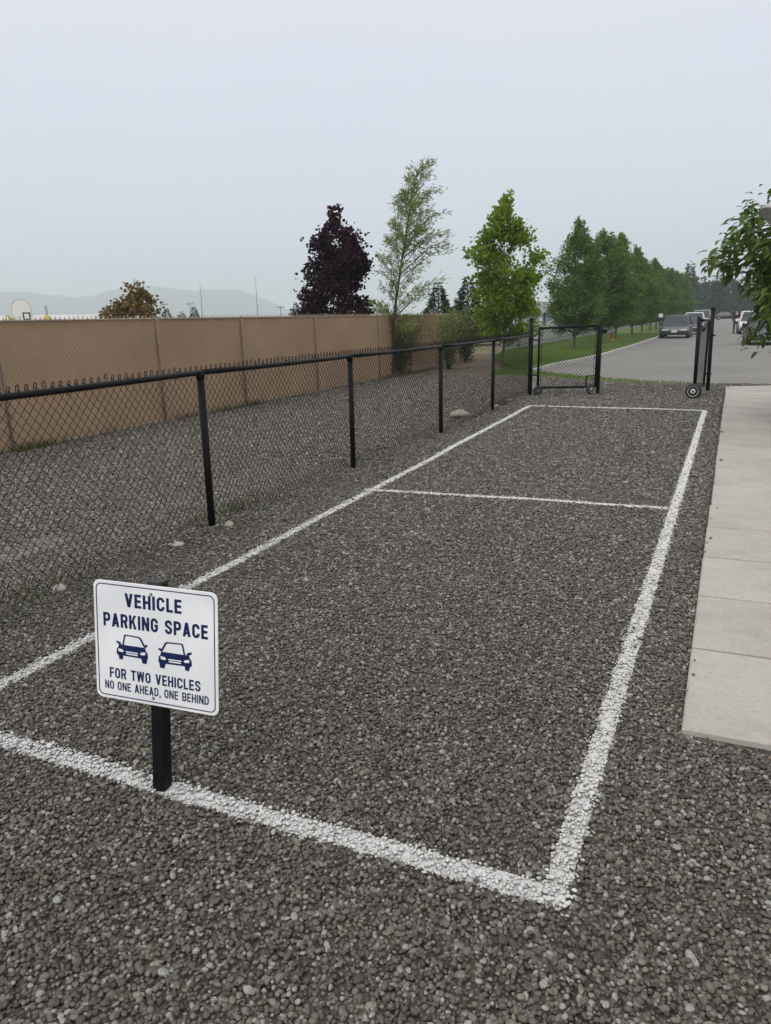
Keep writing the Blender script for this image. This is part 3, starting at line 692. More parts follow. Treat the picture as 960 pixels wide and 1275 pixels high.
gate_wheel(g2, (at(Ln, 0)[0]-.02, 15.79, .145), (-.12, -1, 0), .145, M['white_metal'], .06)
for z in (.4, .8, 1.2):
    b_ = MB(); b_.tube([at(Ln-.02, z), at(Ln+.09, z)], .015, 8); b_.build('clamp', M['black_metal'], g2)

# ------------------------------------------------------------------ tan screened fence
TF = [(-8.78, y) for y in (-5.3, -2.2, .9, 4.0, 7.1, 10.2, 12.65, 15.6, 19.1)] + [(-9.15, 22.3), (-9.5, 25.6), (-9.85, 29.2)]
tan = thing('screened_fence', 'tall tan privacy screen fence on galvanised posts at the left', 'fence', (-8.78, 10.2, 0))
for i in range(len(TF)-1):
    (x0, y0), (x1, y1) = TF[i], TF[i+1]; kx = 9; kz = 6
    sS, zZ = np.meshgrid(np.linspace(0, 1, kx), np.linspace(.01, 1.70, kz))
    d = np.array([x1-x0, y1-y0]); nrm = np.array([-d[1], d[0]])/np.linalg.norm(d)
    bul = .03+.012*np.sin(sS*math.pi)*np.sin(zZ*3+i)+.01*np.sin(sS*9+i)*np.sin(zZ*2.1)
    V = np.stack([x0+d[0]*sS+nrm[0]*bul, y0+d[1]*sS+nrm[1]*bul, zZ+.012*np.sin(sS*12+i*2)*(zZ > 1.6)], -1).reshape(-1, 3)
    V2 = V+np.array([nrm[0], nrm[1], 0])*.008
    q = np.arange(kx*kz).reshape(kz, kx); Fq = np.stack([q[:-1, :-1], q[:-1, 1:], q[1:, 1:], q[1:, :-1]], -1).reshape(-1, 4)
    F = np.concatenate([Fq, Fq[:, ::-1]+kx*kz])
    link_mesh('screen_panel', np.concatenate([V, V2]), F, M['tan'], tan, True)
for i, (x, y) in enumerate(TF):
    b_ = MB(); b_.tube([(x+.006, y, -.2), (x+.006, y, 1.72)], .018, 10); b_.tube([(x+.006, y, 1.72), (x+.006, y, 1.74)], [.020, .010], 10); b_.build('post', M['old_pipe'], tan, True)
b_ = MB(); b_.tube([(x, y, 1.705) for x, y in TF], .015, 8); b_.build('rail', M['old_pipe'], tan, True)
V, F = chain_link([(x+.045, y) for x, y in TF], .02, 1.73, .085, .095, .0026, .028, .002)
tag(link_mesh('wire_mesh', V, F, M['tan_wire'], tan), kind='stuff')

# ------------------------------------------------------------------ foliage helpers
def leaf_cards(c, dr, L, W, fold=.25, rs=None):
    """kite leaves: c (N,3) base, dr (N,3) direction"""
    N = len(c); dr = dr/(np.linalg.norm(dr, axis=1)[:, None]+1e-9)
    rv = rng.normal(size=(N, 3)); s_ = np.cross(dr, rv); s_ /= np.linalg.norm(s_, axis=1)[:, None]+1e-9; up = np.cross(s_, dr)
    L = np.broadcast_to(L, (N,))[:, None]; W = np.broadcast_to(W, (N,))[:, None]
    v = np.stack([c, c+dr*L*.45+s_*W*.5+up*W*fold, c+dr*L, c+dr*L*.45-s_*W*.5+up*W*fold], 1).reshape(-1, 3)
    i = np.arange(N)[:, None]*4
    f = np.concatenate([i+[0, 1, 2], i+[0, 2, 3]], 1).reshape(-1, 3)
    return v, f
def foliage(name, c, dr, L, W, mat, parent, local=True, rnd=None, kind=None):
    v, f = leaf_cards(c, dr, L, W); rnd = rng.random(len(c)) if rnd is None else rnd
    o = link_mesh(name, v, f, mat, parent, False, local, attr={'leaf_random': ('FACE', np.repeat(np.clip(rnd, 0, 1), 2))})
    if kind: o['kind'] = kind
    return o

def crown_tips(n, prof, lump=.22, seed=0, inner=.3):
    """branch tips in a crown with radius profile prof(t), returned with t and unit outward direction"""
    r_ = np.random.default_rng(seed)
    t = r_.random(n*4); rr = np.array([prof(q) for q in t]); t = t[r_.random(n*4) < (rr/rr.max())**1.2+.06][:n]
    rr = np.array([prof(q) for q in t]); th = r_.uniform(0, 6.283, len(t))
    ph = r_.uniform(0, 6.28, 6); lum = 1+lump*(np.sin(th*2+t*7+ph[0])+np.sin(th*3-t*11+ph[1])*.7)/1.2
    rad = rr*lum*np.sqrt(r_.uniform(inner**2, 1, len(t)))
    return t, rad, th

def make_tree(name, label, cat, loc, H, z0, prof, ntips, per, spread, leafL, leafW, mat, bark, trunk_r, group=None, seed=0, lean=(0, 0), rise=.35, limb=True, droop=0., up=.0, spikes=0, lump=.22, inner=.3):
    r_ = np.random.default_rng(seed+500)
    root = thing(name, label, cat, loc, 0, group)
    t, rad, th = crown_tips(ntips, prof, lump, seed, inner)
    ax = lambda z: np.stack([lean[0]*(z/H)+.05*np.sin(z*1.3+seed), lean[1]*(z/H)+.05*np.cos(z*1.1+seed)], -1)
    zt = z0+t*(H-z0); A = ax(zt); tips = np.stack([A[:, 0]+rad*np.cos(th), A[:, 1]+rad*np.sin(th), zt], -1)
    b_ = MB(); zz = np.linspace(-.1, H*.93, 9); T = ax(zz)
    b_.tube(np.column_stack([T, zz]), np.linspace(trunk_r, trunk_r*.12, 9), 8, False); b_.build('trunk', bark, root, True, True)
    if limb:
        b_ = MB()
        for k in range(0, len(tips), max(1, len(tips)//110)):
            p = tips[k]; zs = max(z0*.7, p[2]-rad[k]*(.5+rise)); s0 = np.append(ax(np.array([zs]))[0], zs)
            mid = (s0+p)/2+np.array([0, 0, -.06*rad[k]]); r0 = trunk_r*.33*(1-zs/H*.6)
            b_.tube([s0, mid, p], [r0, r0*.6, r0*.2], 5, False)
        tag(b_.build('branches', bark, root, True, True), kind='stuff')
    n = len(tips)*per; k = np.repeat(np.arange(len(tips)), per)
    off = r_.normal(size=(n, 3))*spread*np.array([1, 1, .75]); c = tips[k]+off
    out = c.copy(); out[:, :2] -= ax(c[:, 2]); out[:, 2] *= 0
    out /= np.linalg.norm(out, axis=1)[:, None]+1e-6
    dr = out*.6+r_.normal(size=(n, 3))*.55+np.array([0, 0, up-droop])
    rnd = np.clip(r_.normal(.45, .22, n)+np.repeat(r_.normal(0, .14, len(tips)), per), 0, 1)
    if spikes:
        cs, ds = [], []
        for q in range(spikes):
            tq = 1-abs(r_.normal(0, .16)); a_ = r_.uniform(0, 6.28); rr = prof(min(tq, .97))*r_.uniform(.2, .95)
            b0 = np.array([*ax(np.array([z0+tq*(H-z0)]))[0], z0+tq*(H-z0)])+[rr*math.cos(a_), rr*math.sin(a_), 0]
            hh = r_.uniform(.35, .8); m_ = 60
            s_ = r_.random(m_); cs.append(b0+np.stack([r_.normal(0, .045, m_), r_.normal(0, .045, m_), s_*hh], -1)); ds.append(np.stack([r_.normal(0, .5, m_), r_.normal(0, .5, m_), r_.uniform(.2, 1, m_)], -1))
        c = np.concatenate([c]+cs); dr = np.concatenate([dr]+ds); rnd = np.concatenate([rnd, r_.uniform(.4, .9, len(c)-n)])
    sz = r_.uniform(.7, 1.25, len(c))
    foliage('crown', c, dr, leafL*sz, leafW*sz, mat, root, True, rnd)
    return root

# plum tree behind the tan fence
def prof_of(zs, rs, z0, H): return lambda t: float(np.interp(z0+t*(H-z0), zs, rs))
make_tree('plum_tree', 'dark purple leaved tree rising behind the tan fence', 'tree', (-11.1, 21.25, -.05), 4.40, .7,
          prof_of([.7, 1.6, 2.1, 2.8, 3.3, 3.8, 4.15, 4.4], [.6, .92, .95, .92, .86, .72, .46, .12], .7, 4.40), 84, 165, .16, .115, .10, M['leaf_plum'], M['bark_dark'], .09, seed=3, lump=.36, up=-.1, spikes=10)
# maple on the lawn
make_tree('maple_tree', 'bright yellow-green maple with a pointed crown behind the left gate post', 'tree', (-6.62, 24.0, -.05), 4.62, .95,
          prof_of([.95, 1.3, 1.8, 2.7, 3.2, 3.8, 4.3, 4.65], [.35, .70, 1.0, 1.12, .98, .68, .38, .14], .95, 4.62), 86, 105, .16, .12, .10, M['leaf_maple'], M['bark'], .055, seed=5, lump=.34, up=.15, spikes=22)

# row trees along the kerb
rz = lambda rs: prof_of([.95, 1.5, 2.4, 3.5, 4.4, 5.1, 5.6, 5.9], rs, 1.0, 5.9)
row_profs = [rz([.8, 1.3, 1.42, 1.28, 1.0, .66, .34, .1]), rz([.7, 1.2, 1.45, 1.38, 1.1, .8, .45, .1]), rz([.9, 1.35, 1.40, 1.2, .9, .55, .3, .12])]
ROW = [(-6.62, 36.0, 5.05, 0), (-6.5, 43, 5.3, 1), (-6.6, 50, 5.6, 2), (-6.45, 57, 5.35, 0), (-6.5, 64, 5.0, 1), (-6.5, 71, 5.4, 2), (-6.6, 78, 5.2, 0), (-6.55, 85, 5.4, 1), (-6.6, 93, 5.6, 2), (-6.6, 102, 5.7, 0), (-6.7, 112, 6.0, 1), (-6.7, 124, 6.3, 2)]
rowp = []
rl = ['dark green pyramidal street tree, nearest of the row beside the kerb', 'second street tree from the gate in the row beside the kerb', 'third street tree from the gate, the tallest tip in the row',
      'fourth street tree from the gate in the kerb row', 'fifth street tree from the gate, its crown above the dark parked car', 'sixth street tree from the gate in the kerb row', 'seventh street tree from the gate in the kerb row', 'eighth street tree from the gate, half hidden in the row',
      'ninth street tree from the gate, deep in the row', 'tenth street tree from the gate, deep in the row', 'eleventh street tree from the gate, last but one of the row', 'farthest street tree of the kerb row, before the hazy wood']
for k in range(3):
    rowp.append(make_tree('street_tree', rl[k], 'tree', (ROW[k][0], ROW[k][1], .08), 5.9, .95, row_profs[k], 165, 120, .19, .125, .078, M['leaf_row'] if k == 0 else M['leaf_row_light'] if k == 2 else M['leaf_row'], M['bark'], .08, 'street trees along the kerb', seed=20+k, up=.25, spikes=44, lump=.3))
for k, (x, y, h, kind_) in enumerate(ROW):
    o = rowp[k] if k < 3 else copy_tree(rowp[kind_])
    o.location = (x, y, .08); s_ = h/5.9; o.scale = (s_*(1.04+.15*((k*7) % 5)/4), s_*(1.04+.14*((k*3) % 4)/3), s_); o.rotation_euler = (0, 0, k*1.9); o['label'] = rl[k]

# thin leaning willow with suckers in front of the tan fence
wt = thing('willow_tree', 'thin leaning willow with sparse feathery leaves in front of the tan fence', 'tree', (-8.95, 20.35, 0))
r_ = np.random.default_rng(77)
trunk = np.array([(0, 0, -.1), (0.02, .02, .8), (.05, .05, 1.6), (.22, .05, 2.6), (.42, .08, 3.7), (.62, .1, 4.7), (.80, .12, 5.55)])
b_ = MB(); b_.tube(trunk, [.055, .05, .045, .037, .028, .018, .006], 8, False); b_.build('trunk', M['bark_dark'], wt, True, True)
def on_trunk(z): return np.array([np.interp(z, trunk[:, 2], trunk[:, 0]), np.interp(z, trunk[:, 2], trunk[:, 1]), z])
b_ = MB(); tc_, td_ = [], []
for q in range(112):
    z = r_.uniform(.9, 5.4) if q > 14 else r_.uniform(3.9, 5.5)
    a_ = r_.uniform(0, 6.28); right = math.cos(a_)
    ln = (r_.uniform(.5, 1.0)*np.interp(z, [.9, 2, 3, 4.2, 5.5], [1.1, 1.75, 1.4, .95, .45]))*(1.25 if right > 0 else .72)
    s0 = on_trunk(z); d = np.array([math.cos(a_)*.9, math.sin(a_)*.9, .75+r_.uniform(-.25, .4)]); d /= np.linalg.norm(d)
    pts = [s0, s0+d*ln*.35, s0+d*ln*.7+np.array([0, 0, .02*ln]), s0+d*ln+np.array([.12*ln, 0, -.10*ln])]
    b_.tube(pts, [.013, .009, .006, .002], 4, False)
    m_ = int(58*ln)+9; s_ = r_.beta(2.2, 1.2, m_); P_ = np.array(pts)
    pos = np.stack([np.interp(s_, [0, .33, .67, 1], P_[:, k]) for k in range(3)], -1)+r_.normal(0, .055, (m_, 3))
    tc_.append(pos); td_.append(d*.7+r_.normal(0, .5, (m_, 3))+[.12, 0, -.15])
tag(b_.build('branches', M['bark_dark'], wt, True, True), kind='stuff')
c = np.concatenate(tc_); foliage('crown', c, np.concatenate(td_), r_.uniform(.09, .17, len(c)), r_.uniform(.02, .035, len(c)), M['leaf_willow'], wt)

def bush(name, label, cat, loc, rx, ry, h, n, L, W, mat, stems=9, seed=0, group=None, upw=.6, kindstem=None):
    r_ = np.random.default_rng(seed); root = thing(name, label, cat, loc, 0, group)
    b_ = MB(); cs, ds = [], []
    for q in range(stems):
        a_ = r_.uniform(0, 6.28); e_ = np.array([rx*math.cos(a_)*r_.uniform(.2, 1), ry*math.sin(a_)*r_.uniform(.2, 1), h*r_.uniform(.55, 1)])
        pts = [np.zeros(3)+r_.normal(0, .03, 3)*[1, 1, 0], e_*[.45, .45, .5], e_]
        b_.tube(pts, [.014, .009, .003], 4, False)
        m_ = n//stems; s_ = r_.beta(1.6, 1.0, m_); P_ = np.array(pts)
        cs.append(np.stack([np.interp(s_, [0, .5, 1], P_[:, k]) for k in range(3)], -1)+r_.normal(0, .12, (m_, 3))*[rx, ry, h*.5]); ds.append(r_.normal(0, .6, (m_, 3))+[0, 0, upw])
    tag(b_.build('stems', M['bark_dark'], root, False, True), kind='stuff')
    c = np.concatenate(cs); c[:, 2] = np.abs(c[:, 2]); foliage('leaves', c, np.concatenate(ds), r_.uniform(.7, 1.3, len(c))*L, r_.uniform(.7, 1.3, len(c))*W, mat, root)
    return root
bush('shrub', 'loose olive shrub of suckers around the leaning willow trunk', 'shrub', (-8.75, 20.6, 0), 1.0, .6, 1.75, 2100, .11, .035, M['leaf_olive'], 24, 41)
bush('shrub', 'airy green shrub between the leaning willow and the maple', 'shrub', (-8.2, 23.2, 0), .8, .6, 1.95, 1500, .12, .04, M['leaf_willow'], 20, 42)
bush('shrub', 'brownish leafy bush at the end of the tan fence', 'shrub', (-8.9, 27.0, 0), 1.0, .7, 1.9, 1800, .12, .05, M['leaf_olive'], 20, 43)
for k, (x, y, h, lab) in enumerate([(-11.9, 47.6, 1.15, 'pale tuft of ornamental grass behind the left gate post, nearest the maple'), (-10.9, 48.6, .95, 'pale tuft of ornamental grass in front of the grey house'), (-9.9, 46.2, .7, 'low green bush tuft by the picket fence')]):
    bush('ornamental_grass', lab, 'plant', (x, y, 0), .7, .6, h, 1500, .32, .02, M['leaf_dry'] if k < 2 else M['leaf_olive'], 26, 60+k, 'tufts of tall grass', 1.1)

# olive-brown tree far behind the tan fence
make_tree('autumn_tree', 'olive-brown tree with a ragged crown showing over the tan fence', 'tree', (-16.8, 18.55, -.05), 2.95, .8,
          lambda t: .98*(.9 if t < .5 else max(.12, .9-(t-.5)*1.75)), 62, 60, .13, .11, .095, M['leaf_autumn'], M['bark'], .06, seed=9, lump=.4, up=.2)

# conifers far away
def conifer(loc, H, rad, label, seed, mat=None, n=1500):
    r_ = np.random.default_rng(seed); root = thing('conifer_tree', label, 'tree', loc, 0, 'distant conifers')
    b_ = MB(); b_.tube([(0, 0, -.2), (0, 0, H*.97)], [H*.025, H*.003], 6, False); b_.build('trunk', M['bark_dark'], root, True, True)
    t = 1-np.sqrt(r_.random(n)); z = H*(.08+.92*t); tier = .75+.25*np.abs(np.sin(t*23+seed)); a_ = r_.uniform(0, 6.28, n)
    rr = rad*(1-t)*tier*np.sqrt(r_.uniform(.1, 1, n)); c = np.stack([rr*np.cos(a_), rr*np.sin(a_), z], -1)
    dr = np.stack([np.cos(a_), np.sin(a_), r_.uniform(-.5, .3, n)], -1)+r_.normal(0, .25, (n, 3))
    L = H*r_.uniform(.05, .10, n); foliage('crown', c, dr, L, L*.35, mat or M['leaf_conifer'], root)
    return root
conifer((-76.9, 91.8, -.06), 3.9, 1.5, 'distant conifer just right of the olive-brown tree', 1)
conifer((-73.9, 94.4, -.06), 4.1, 1.4, 'distant conifer between two utility poles over the tan fence', 2)
conifer((-75.4, 93.3, -.06), 3.3, 1.8, 'low rounded distant evergreen over the tan fence', 3)
conifer((-76.7, 128.9, -.06), 5.0, 2.0, 'small distant conifer left of the purple tree', 4)
conifer((-15.5, 42.0, -.06), 3.6, 1.6, 'bluish conifer seen through the leaning willow', 5, None, 2500)
conifer((-14.2, 43.5, -.06), 4.0, 1.7, 'bluish conifer between the willow and the maple', 6, None, 2500)
conifer((-12.9, 44.6, -.06), 3.2, 1.4, 'short bluish conifer left of the maple', 7, None, 2200)
conifer((-9.5, 190, -.06), 12.5, 3.2, 'tall dark conifer past the far end of the tree row', 8, None, 2200)
conifer((-3.6, 205, -.06), 10.5, 3.2, 'dark conifer behind the far end of the road', 9, None, 2200)
# far wood beyond the road end: one mass
r_ = np.random.default_rng(5); cs, ds, Ls = [], [], []
for q in range(190):
    x = r_.uniform(-30, 75); y = r_.uniform(205, 275); Hh = r_.uniform(6.5, 11)*(1.0 if x < 5 else 1.15+.006*x); rad = r_.uniform(2, 3.6); m_ = 420
    con = r_.random() < .5; t = 1-np.sqrt(r_.random(m_)) if con else r_.random(m_)
    pr = (1-t) if con else np.sqrt(np.clip(1-(2*t-1)**2*.95, 0, 1)); a_ = r_.uniform(0, 6.28, m_); rr = rad*pr*np.sqrt(r_.uniform(.15, 1, m_))
    cs.append(np.stack([x+rr*np.cos(a_), y+rr*np.sin(a_), Hh*t], -1)); ds.append(np.stack([np.cos(a_), np.sin(a_), r_.uniform(-.4, .5, m_)], -1)+r_.normal(0, .3, (m_, 3))); Ls.append(r_.uniform(.6, 1.2, m_))
c = np.concatenate(cs); L = np.concatenate(Ls)
wo_ = foliage('far_wood', c, np.concatenate(ds), L, L*.5, M['leaf_conifer'], None, kind='stuff'); wo_['label'] = 'hazy dark wood closing the far end of the road'; wo_['category'] = 'wood'

# ------------------------------------------------------------------ broad-leaved tree at the right edge
bt = thing('broadleaf_tree', 'tree with long drooping dark green leaves at the right edge beside the path', 'tree', (1.86, 12.6, -.03))
r_ = np.random.default_rng(88)
b_ = MB(); b_.tube([(0, 0, -.1), (-.02, 0, .8), (-.05, .02, 1.6), (-.03, .03, 2.5), (0, 0, 3.3)], [.11, .095, .08, .05, .015], 10, False); b_.build('trunk', M['bark'], bt, True, True)
b_ = MB(); LC, LD, LU = [], [], []
for q in range(2200):
    z = r_.uniform(1.24, 3.5); a_ = r_.uniform(0, 6.283)
    env = np.interp(z, [1.1, 1.6, 2.0, 2.5, 2.9, 3.2, 3.6], [1.25, 1.45, 1.62, 1.88, 1.74, 1.4, .95])*(1.02+.17*math.sin(a_*4+z*2.6)+.13*math.sin(a_*7-z*4))
    ra = env*math.sqrt(r_.uniform(.18, 1)); tip = np.array([ra*math.cos(a_), ra*math.sin(a_), z-.08*(ra/env)**2])
    if q % 14 == 0:
        s0 = np.array([-.03, .02, max(.6, z-.35*ra)]); b_.tube([s0, (s0+tip)/2+[0, 0, .14*ra], tip], [.028, .016, .005], 5, False)
    nl = r_.integers(8, 13)
    for k in range(nl):
        an = k*2.4+r_.uniform(-.4, .4); outd = np.array([tip[0], tip[1], 0])/(ra+1e-6)
        d = np.array([math.cos(an), math.sin(an), 0])*.6+outd*.5+[0, 0, r_.uniform(-.65, .3)]
        LC.append(tip+r_.normal(0, .07, 3)+[0, 0, r_.uniform(-.12, .08)]); LD.append(d/np.linalg.norm(d)); LU.append(r_.uniform(.6, 1.2))
tag(b_.build('branches', M['bark'], bt, True, True), kind='stuff')
LC, LD, LU = np.array(LC), np.array(LD), np.array(LU)
def long_leaf(L=.17, W=.066):
    ts = [0, .28, .58, .85, 1.0]; ws = [.08, .8, 1.0, .55, .02]; dz = [0, .02, -.03, -.16, -.27]
    v = []
    for t_, w_, z in zip(ts, ws, dz): v += [(t_*L*.95, w_*W/2, z*L+.012*w_), (t_*L*.95, 0, z*L), (t_*L*.95, -w_*W/2, z*L+.012*w_)]
    f = []
    for i in range(4): f += [(3*i, 3*i+3, 3*i+4, 3*i+1), (3*i+1, 3*i+4, 3*i+5, 3*i+2)]
    return np.array(v), np.array(f)
lv, lf = long_leaf()
X = LD; Zu = np.array([0, 0, 1.])+r_.normal(0, .25, LD.shape); Yv = np.cross(Zu, X); Yv /= np.linalg.norm(Yv, axis=1)[:, None]; Zv = np.cross(X, Yv)
RM = np.stack([X, Yv, Zv], -1)
world = LC+np.array(bt.location)
cc = (world-EYE)@np.stack([c0, c1, c2], 1); px = 480+930*cc[:, 0]/cc[:, 2]; dist = np.linalg.norm(cc, axis=1)
score = np.where((px < 985) & (cc[:, 2] > 0), dist, 99+dist)
order = np.argsort(score); singles, rest = order[:300], order[300:]
leaf_me = [mesh_data('leaf', lv, [tuple(q) for q in lf], M['leaf_big'], True, {'leaf_random': ('FACE', np.full(len(lf), t_))}) for t_ in (.12, .3, .45, .6, .78, .95)]
for k in singles:
    o = bpy.data.objects.new('leaf', leaf_me[int(r_.integers(0, 6))]); COL.objects.link(o); o.parent = bt
    o.matrix_local = Matrix.Translation(Vector(LC[k])) @ (Matrix([list(RM[k][i]*LU[k]) for i in range(3)])).to_4x4()
VV = np.einsum('nij,kj->nki', RM[rest]*LU[rest][:, None, None], lv)+LC[rest][:, None]
FF = (lf[None]+np.arange(len(rest))[:, None, None]*len(lv)).reshape(-1, 4)
o = link_mesh('foliage', VV.reshape(-1, 3), FF, M['leaf_big'], bt, True, True, attr={'leaf_random': ('FACE', np.repeat(np.clip(r_.normal(.42, .22, len(rest)), 0, 1), len(lf)))}); o['kind'] = 'stuff'

# ------------------------------------------------------------------ grass blades and weeds
def in_poly(p, poly):
    x, y = p[:, 0], p[:, 1]; r = np.zeros(len(p), bool); k = len(poly)
    for i in range(k):
        (xa, ya), (xb, yb) = poly[i], poly[(i+1) % k]
        hit = ((ya > y) != (yb > y)) & (x < (xb-xa)*(y-ya)/(yb-ya+1e-12)+xa); r ^= hit
    return r
def blades(pts, z, hmin, hmax, wd):
    n = len(pts); a_ = rng.uniform(0, 6.28, n); h = rng.uniform(hmin, hmax, n); ln = rng.normal(0, .35, (n, 2))*h[:, None]
    b0 = np.column_stack([pts, z]); s_ = np.column_stack([np.cos(a_), np.sin(a_), np.zeros(n)])*wd/2
    v = np.stack([b0-s_, b0+s_, b0+np.column_stack([ln, h])], 1).reshape(-1, 3)
    return v, np.arange(3*n).reshape(-1, 3)
p = np.concatenate([rng.uniform([-9.5, 21], [-4, 34], (42000, 2)), rng.uniform([-9.5, 34], [-4, 62], (26000, 2))]); p = p[in_poly(p, lawn_poly)]
v1, f1 = blades(p, np.full(len(p), .083), .03, .075, .016)
verge = [(-6.3, 20.95), (-5.3, 21.0), (-3.5, 19.9), (-1.84, 19.1), (-.4, 19.28), (-2.0, 19.8), (-3.4, 20.8), (-5.2, 22.6), (-5.6, 23.6), (-6.6, 24)]
p = rng.uniform([-6.7, 19], [-.3, 24], (16000, 2)); p = p[in_poly(p, verge)]; v2, f2 = blades(p, np.full(len(p), -.009), .03, .09, .014)
V = np.concatenate([v1, v2]); F = np.concatenate([f1, f2+len(v1)])
tag(link_mesh('grass', V, F, M['blade'], attr={'leaf_random': ('FACE', np.clip(rng.normal(.45, .25, len(F)), 0, 1))}), 'short green lawn grass beside the road', 'grass', kind='stuff')
# weeds at the fence feet
pts = []
for y0, n, sp in [(7.3, 420, .28), (8.6, 60, .4), (10.7, 160, .25), (11.7, 190, .3), (12.6, 260, .22), (14.2, 90, .5), (16.6, 70, .6), (19.5, 300, .7), (22, 300, .9)]:
    pts.append(np.column_stack([np.abs(rng.normal(0, .10, n))-8.68, rng.normal(y0, sp, n)]))
for y0, n in [(5.3, 130), (3.0, 90), (13.8, 160)]: pts.append(np.column_stack([rng.normal(-3.85, .12, n), rng.normal(y0, .3, n)]))
p = np.concatenate(pts); v, f = blades(p, np.zeros(len(p)), .03, .15, .012)
tag(link_mesh('weeds', v, f, M['weed'], attr={'leaf_random': ('FACE', rng.random(len(f)))}), 'thin weeds growing along the fence feet', 'weeds', kind='stuff')

# ------------------------------------------------------------------ the parking sign
sgn = thing('parking_sign', 'white sign with blue VEHICLE PARKING SPACE lettering on a black post', 'sign', (-1.765, 1.846, 0))
ax_ = np.array([-.115, .001, .096]); ang = np.linalg.norm(ax_); RS = Matrix.Rotation(ang, 4, Vector(ax_/ang))
SW, SH, SZ, SX = .510, .441, .321, .003
def S(x, z, y): return RS @ Vector((x, y, z))            # post axis frame: y negative is towards the viewer
def sbuild(b_, name, mat, parent=None, smooth=False): return b_.build(name, mat, parent or sgn, smooth, True, RS)
b_ = MB(); hw = .0265
oc = [(-hw, -hw+.006), (-hw+.006, -hw), (hw-.006, -hw), (hw, -hw+.006), (hw, hw-.006), (hw-.006, hw), (-hw+.006, hw), (-hw, hw-.006)]
b_.prism(oc, -.15, SZ+SH+.0); post = sbuild(b_, 'post', M['black_metal'])
b_ = MB(); oc2 = [(x*1.09, y*1.09) for x, y in oc]; b_.prism(oc2, SZ+SH+.0005, SZ+SH+.012); sbuild(b_, 'post_cap', M['trim']).parent = post
def rrect(w_, h_, r, n=7):
    P_ = []
    for cx, cy, a0 in ((w_/2-r, h_/2-r, 0), (-w_/2+r, h_/2-r, 90), (-w_/2+r, -h_/2+r, 180), (w_/2-r, -h_/2+r, 270)):
        for k in range(n): a_ = R(a0+90*k/(n-1)); P_.append((cx+r*math.cos(a_), cy+r*math.sin(a_)))
    return P_
CX, CZ = SX, SZ+SH/2; YF = -hw-.0045                          # front face of the panel
front = Matrix(((1, 0, 0, CX), (0, 0, -1, YF), (0, 1, 0, CZ), (0, 0, 0, 1)))   # panel frame: x right, y up, z to the viewer
PX = RS @ front
b_ = MB(); b_.prism(rrect(SW, SH, .026), -.004, 0); panel = b_.build('panel', M['sign_white'], sgn, False, True, PX)
bv = panel.modifiers.new('bevel', 'BEVEL'); bv.width = .0012; bv.segments = 2; bv.limit_method = 'ANGLE'
b_ = MB(); b_.ring(rrect(SW-.022, SH-.022, .021), rrect(SW-.029, SH-.029, .018), .0002, .0009); b_.build('border', M['sign_blue'], sgn, False, True, PX)
def arc(cx, cy, rx, ry, a0, a1, n=9): return [(cx+rx*math.cos(R(a_)), cy+ry*math.sin(R(a_))) for a_ in np.linspace(a0, a1, n)]
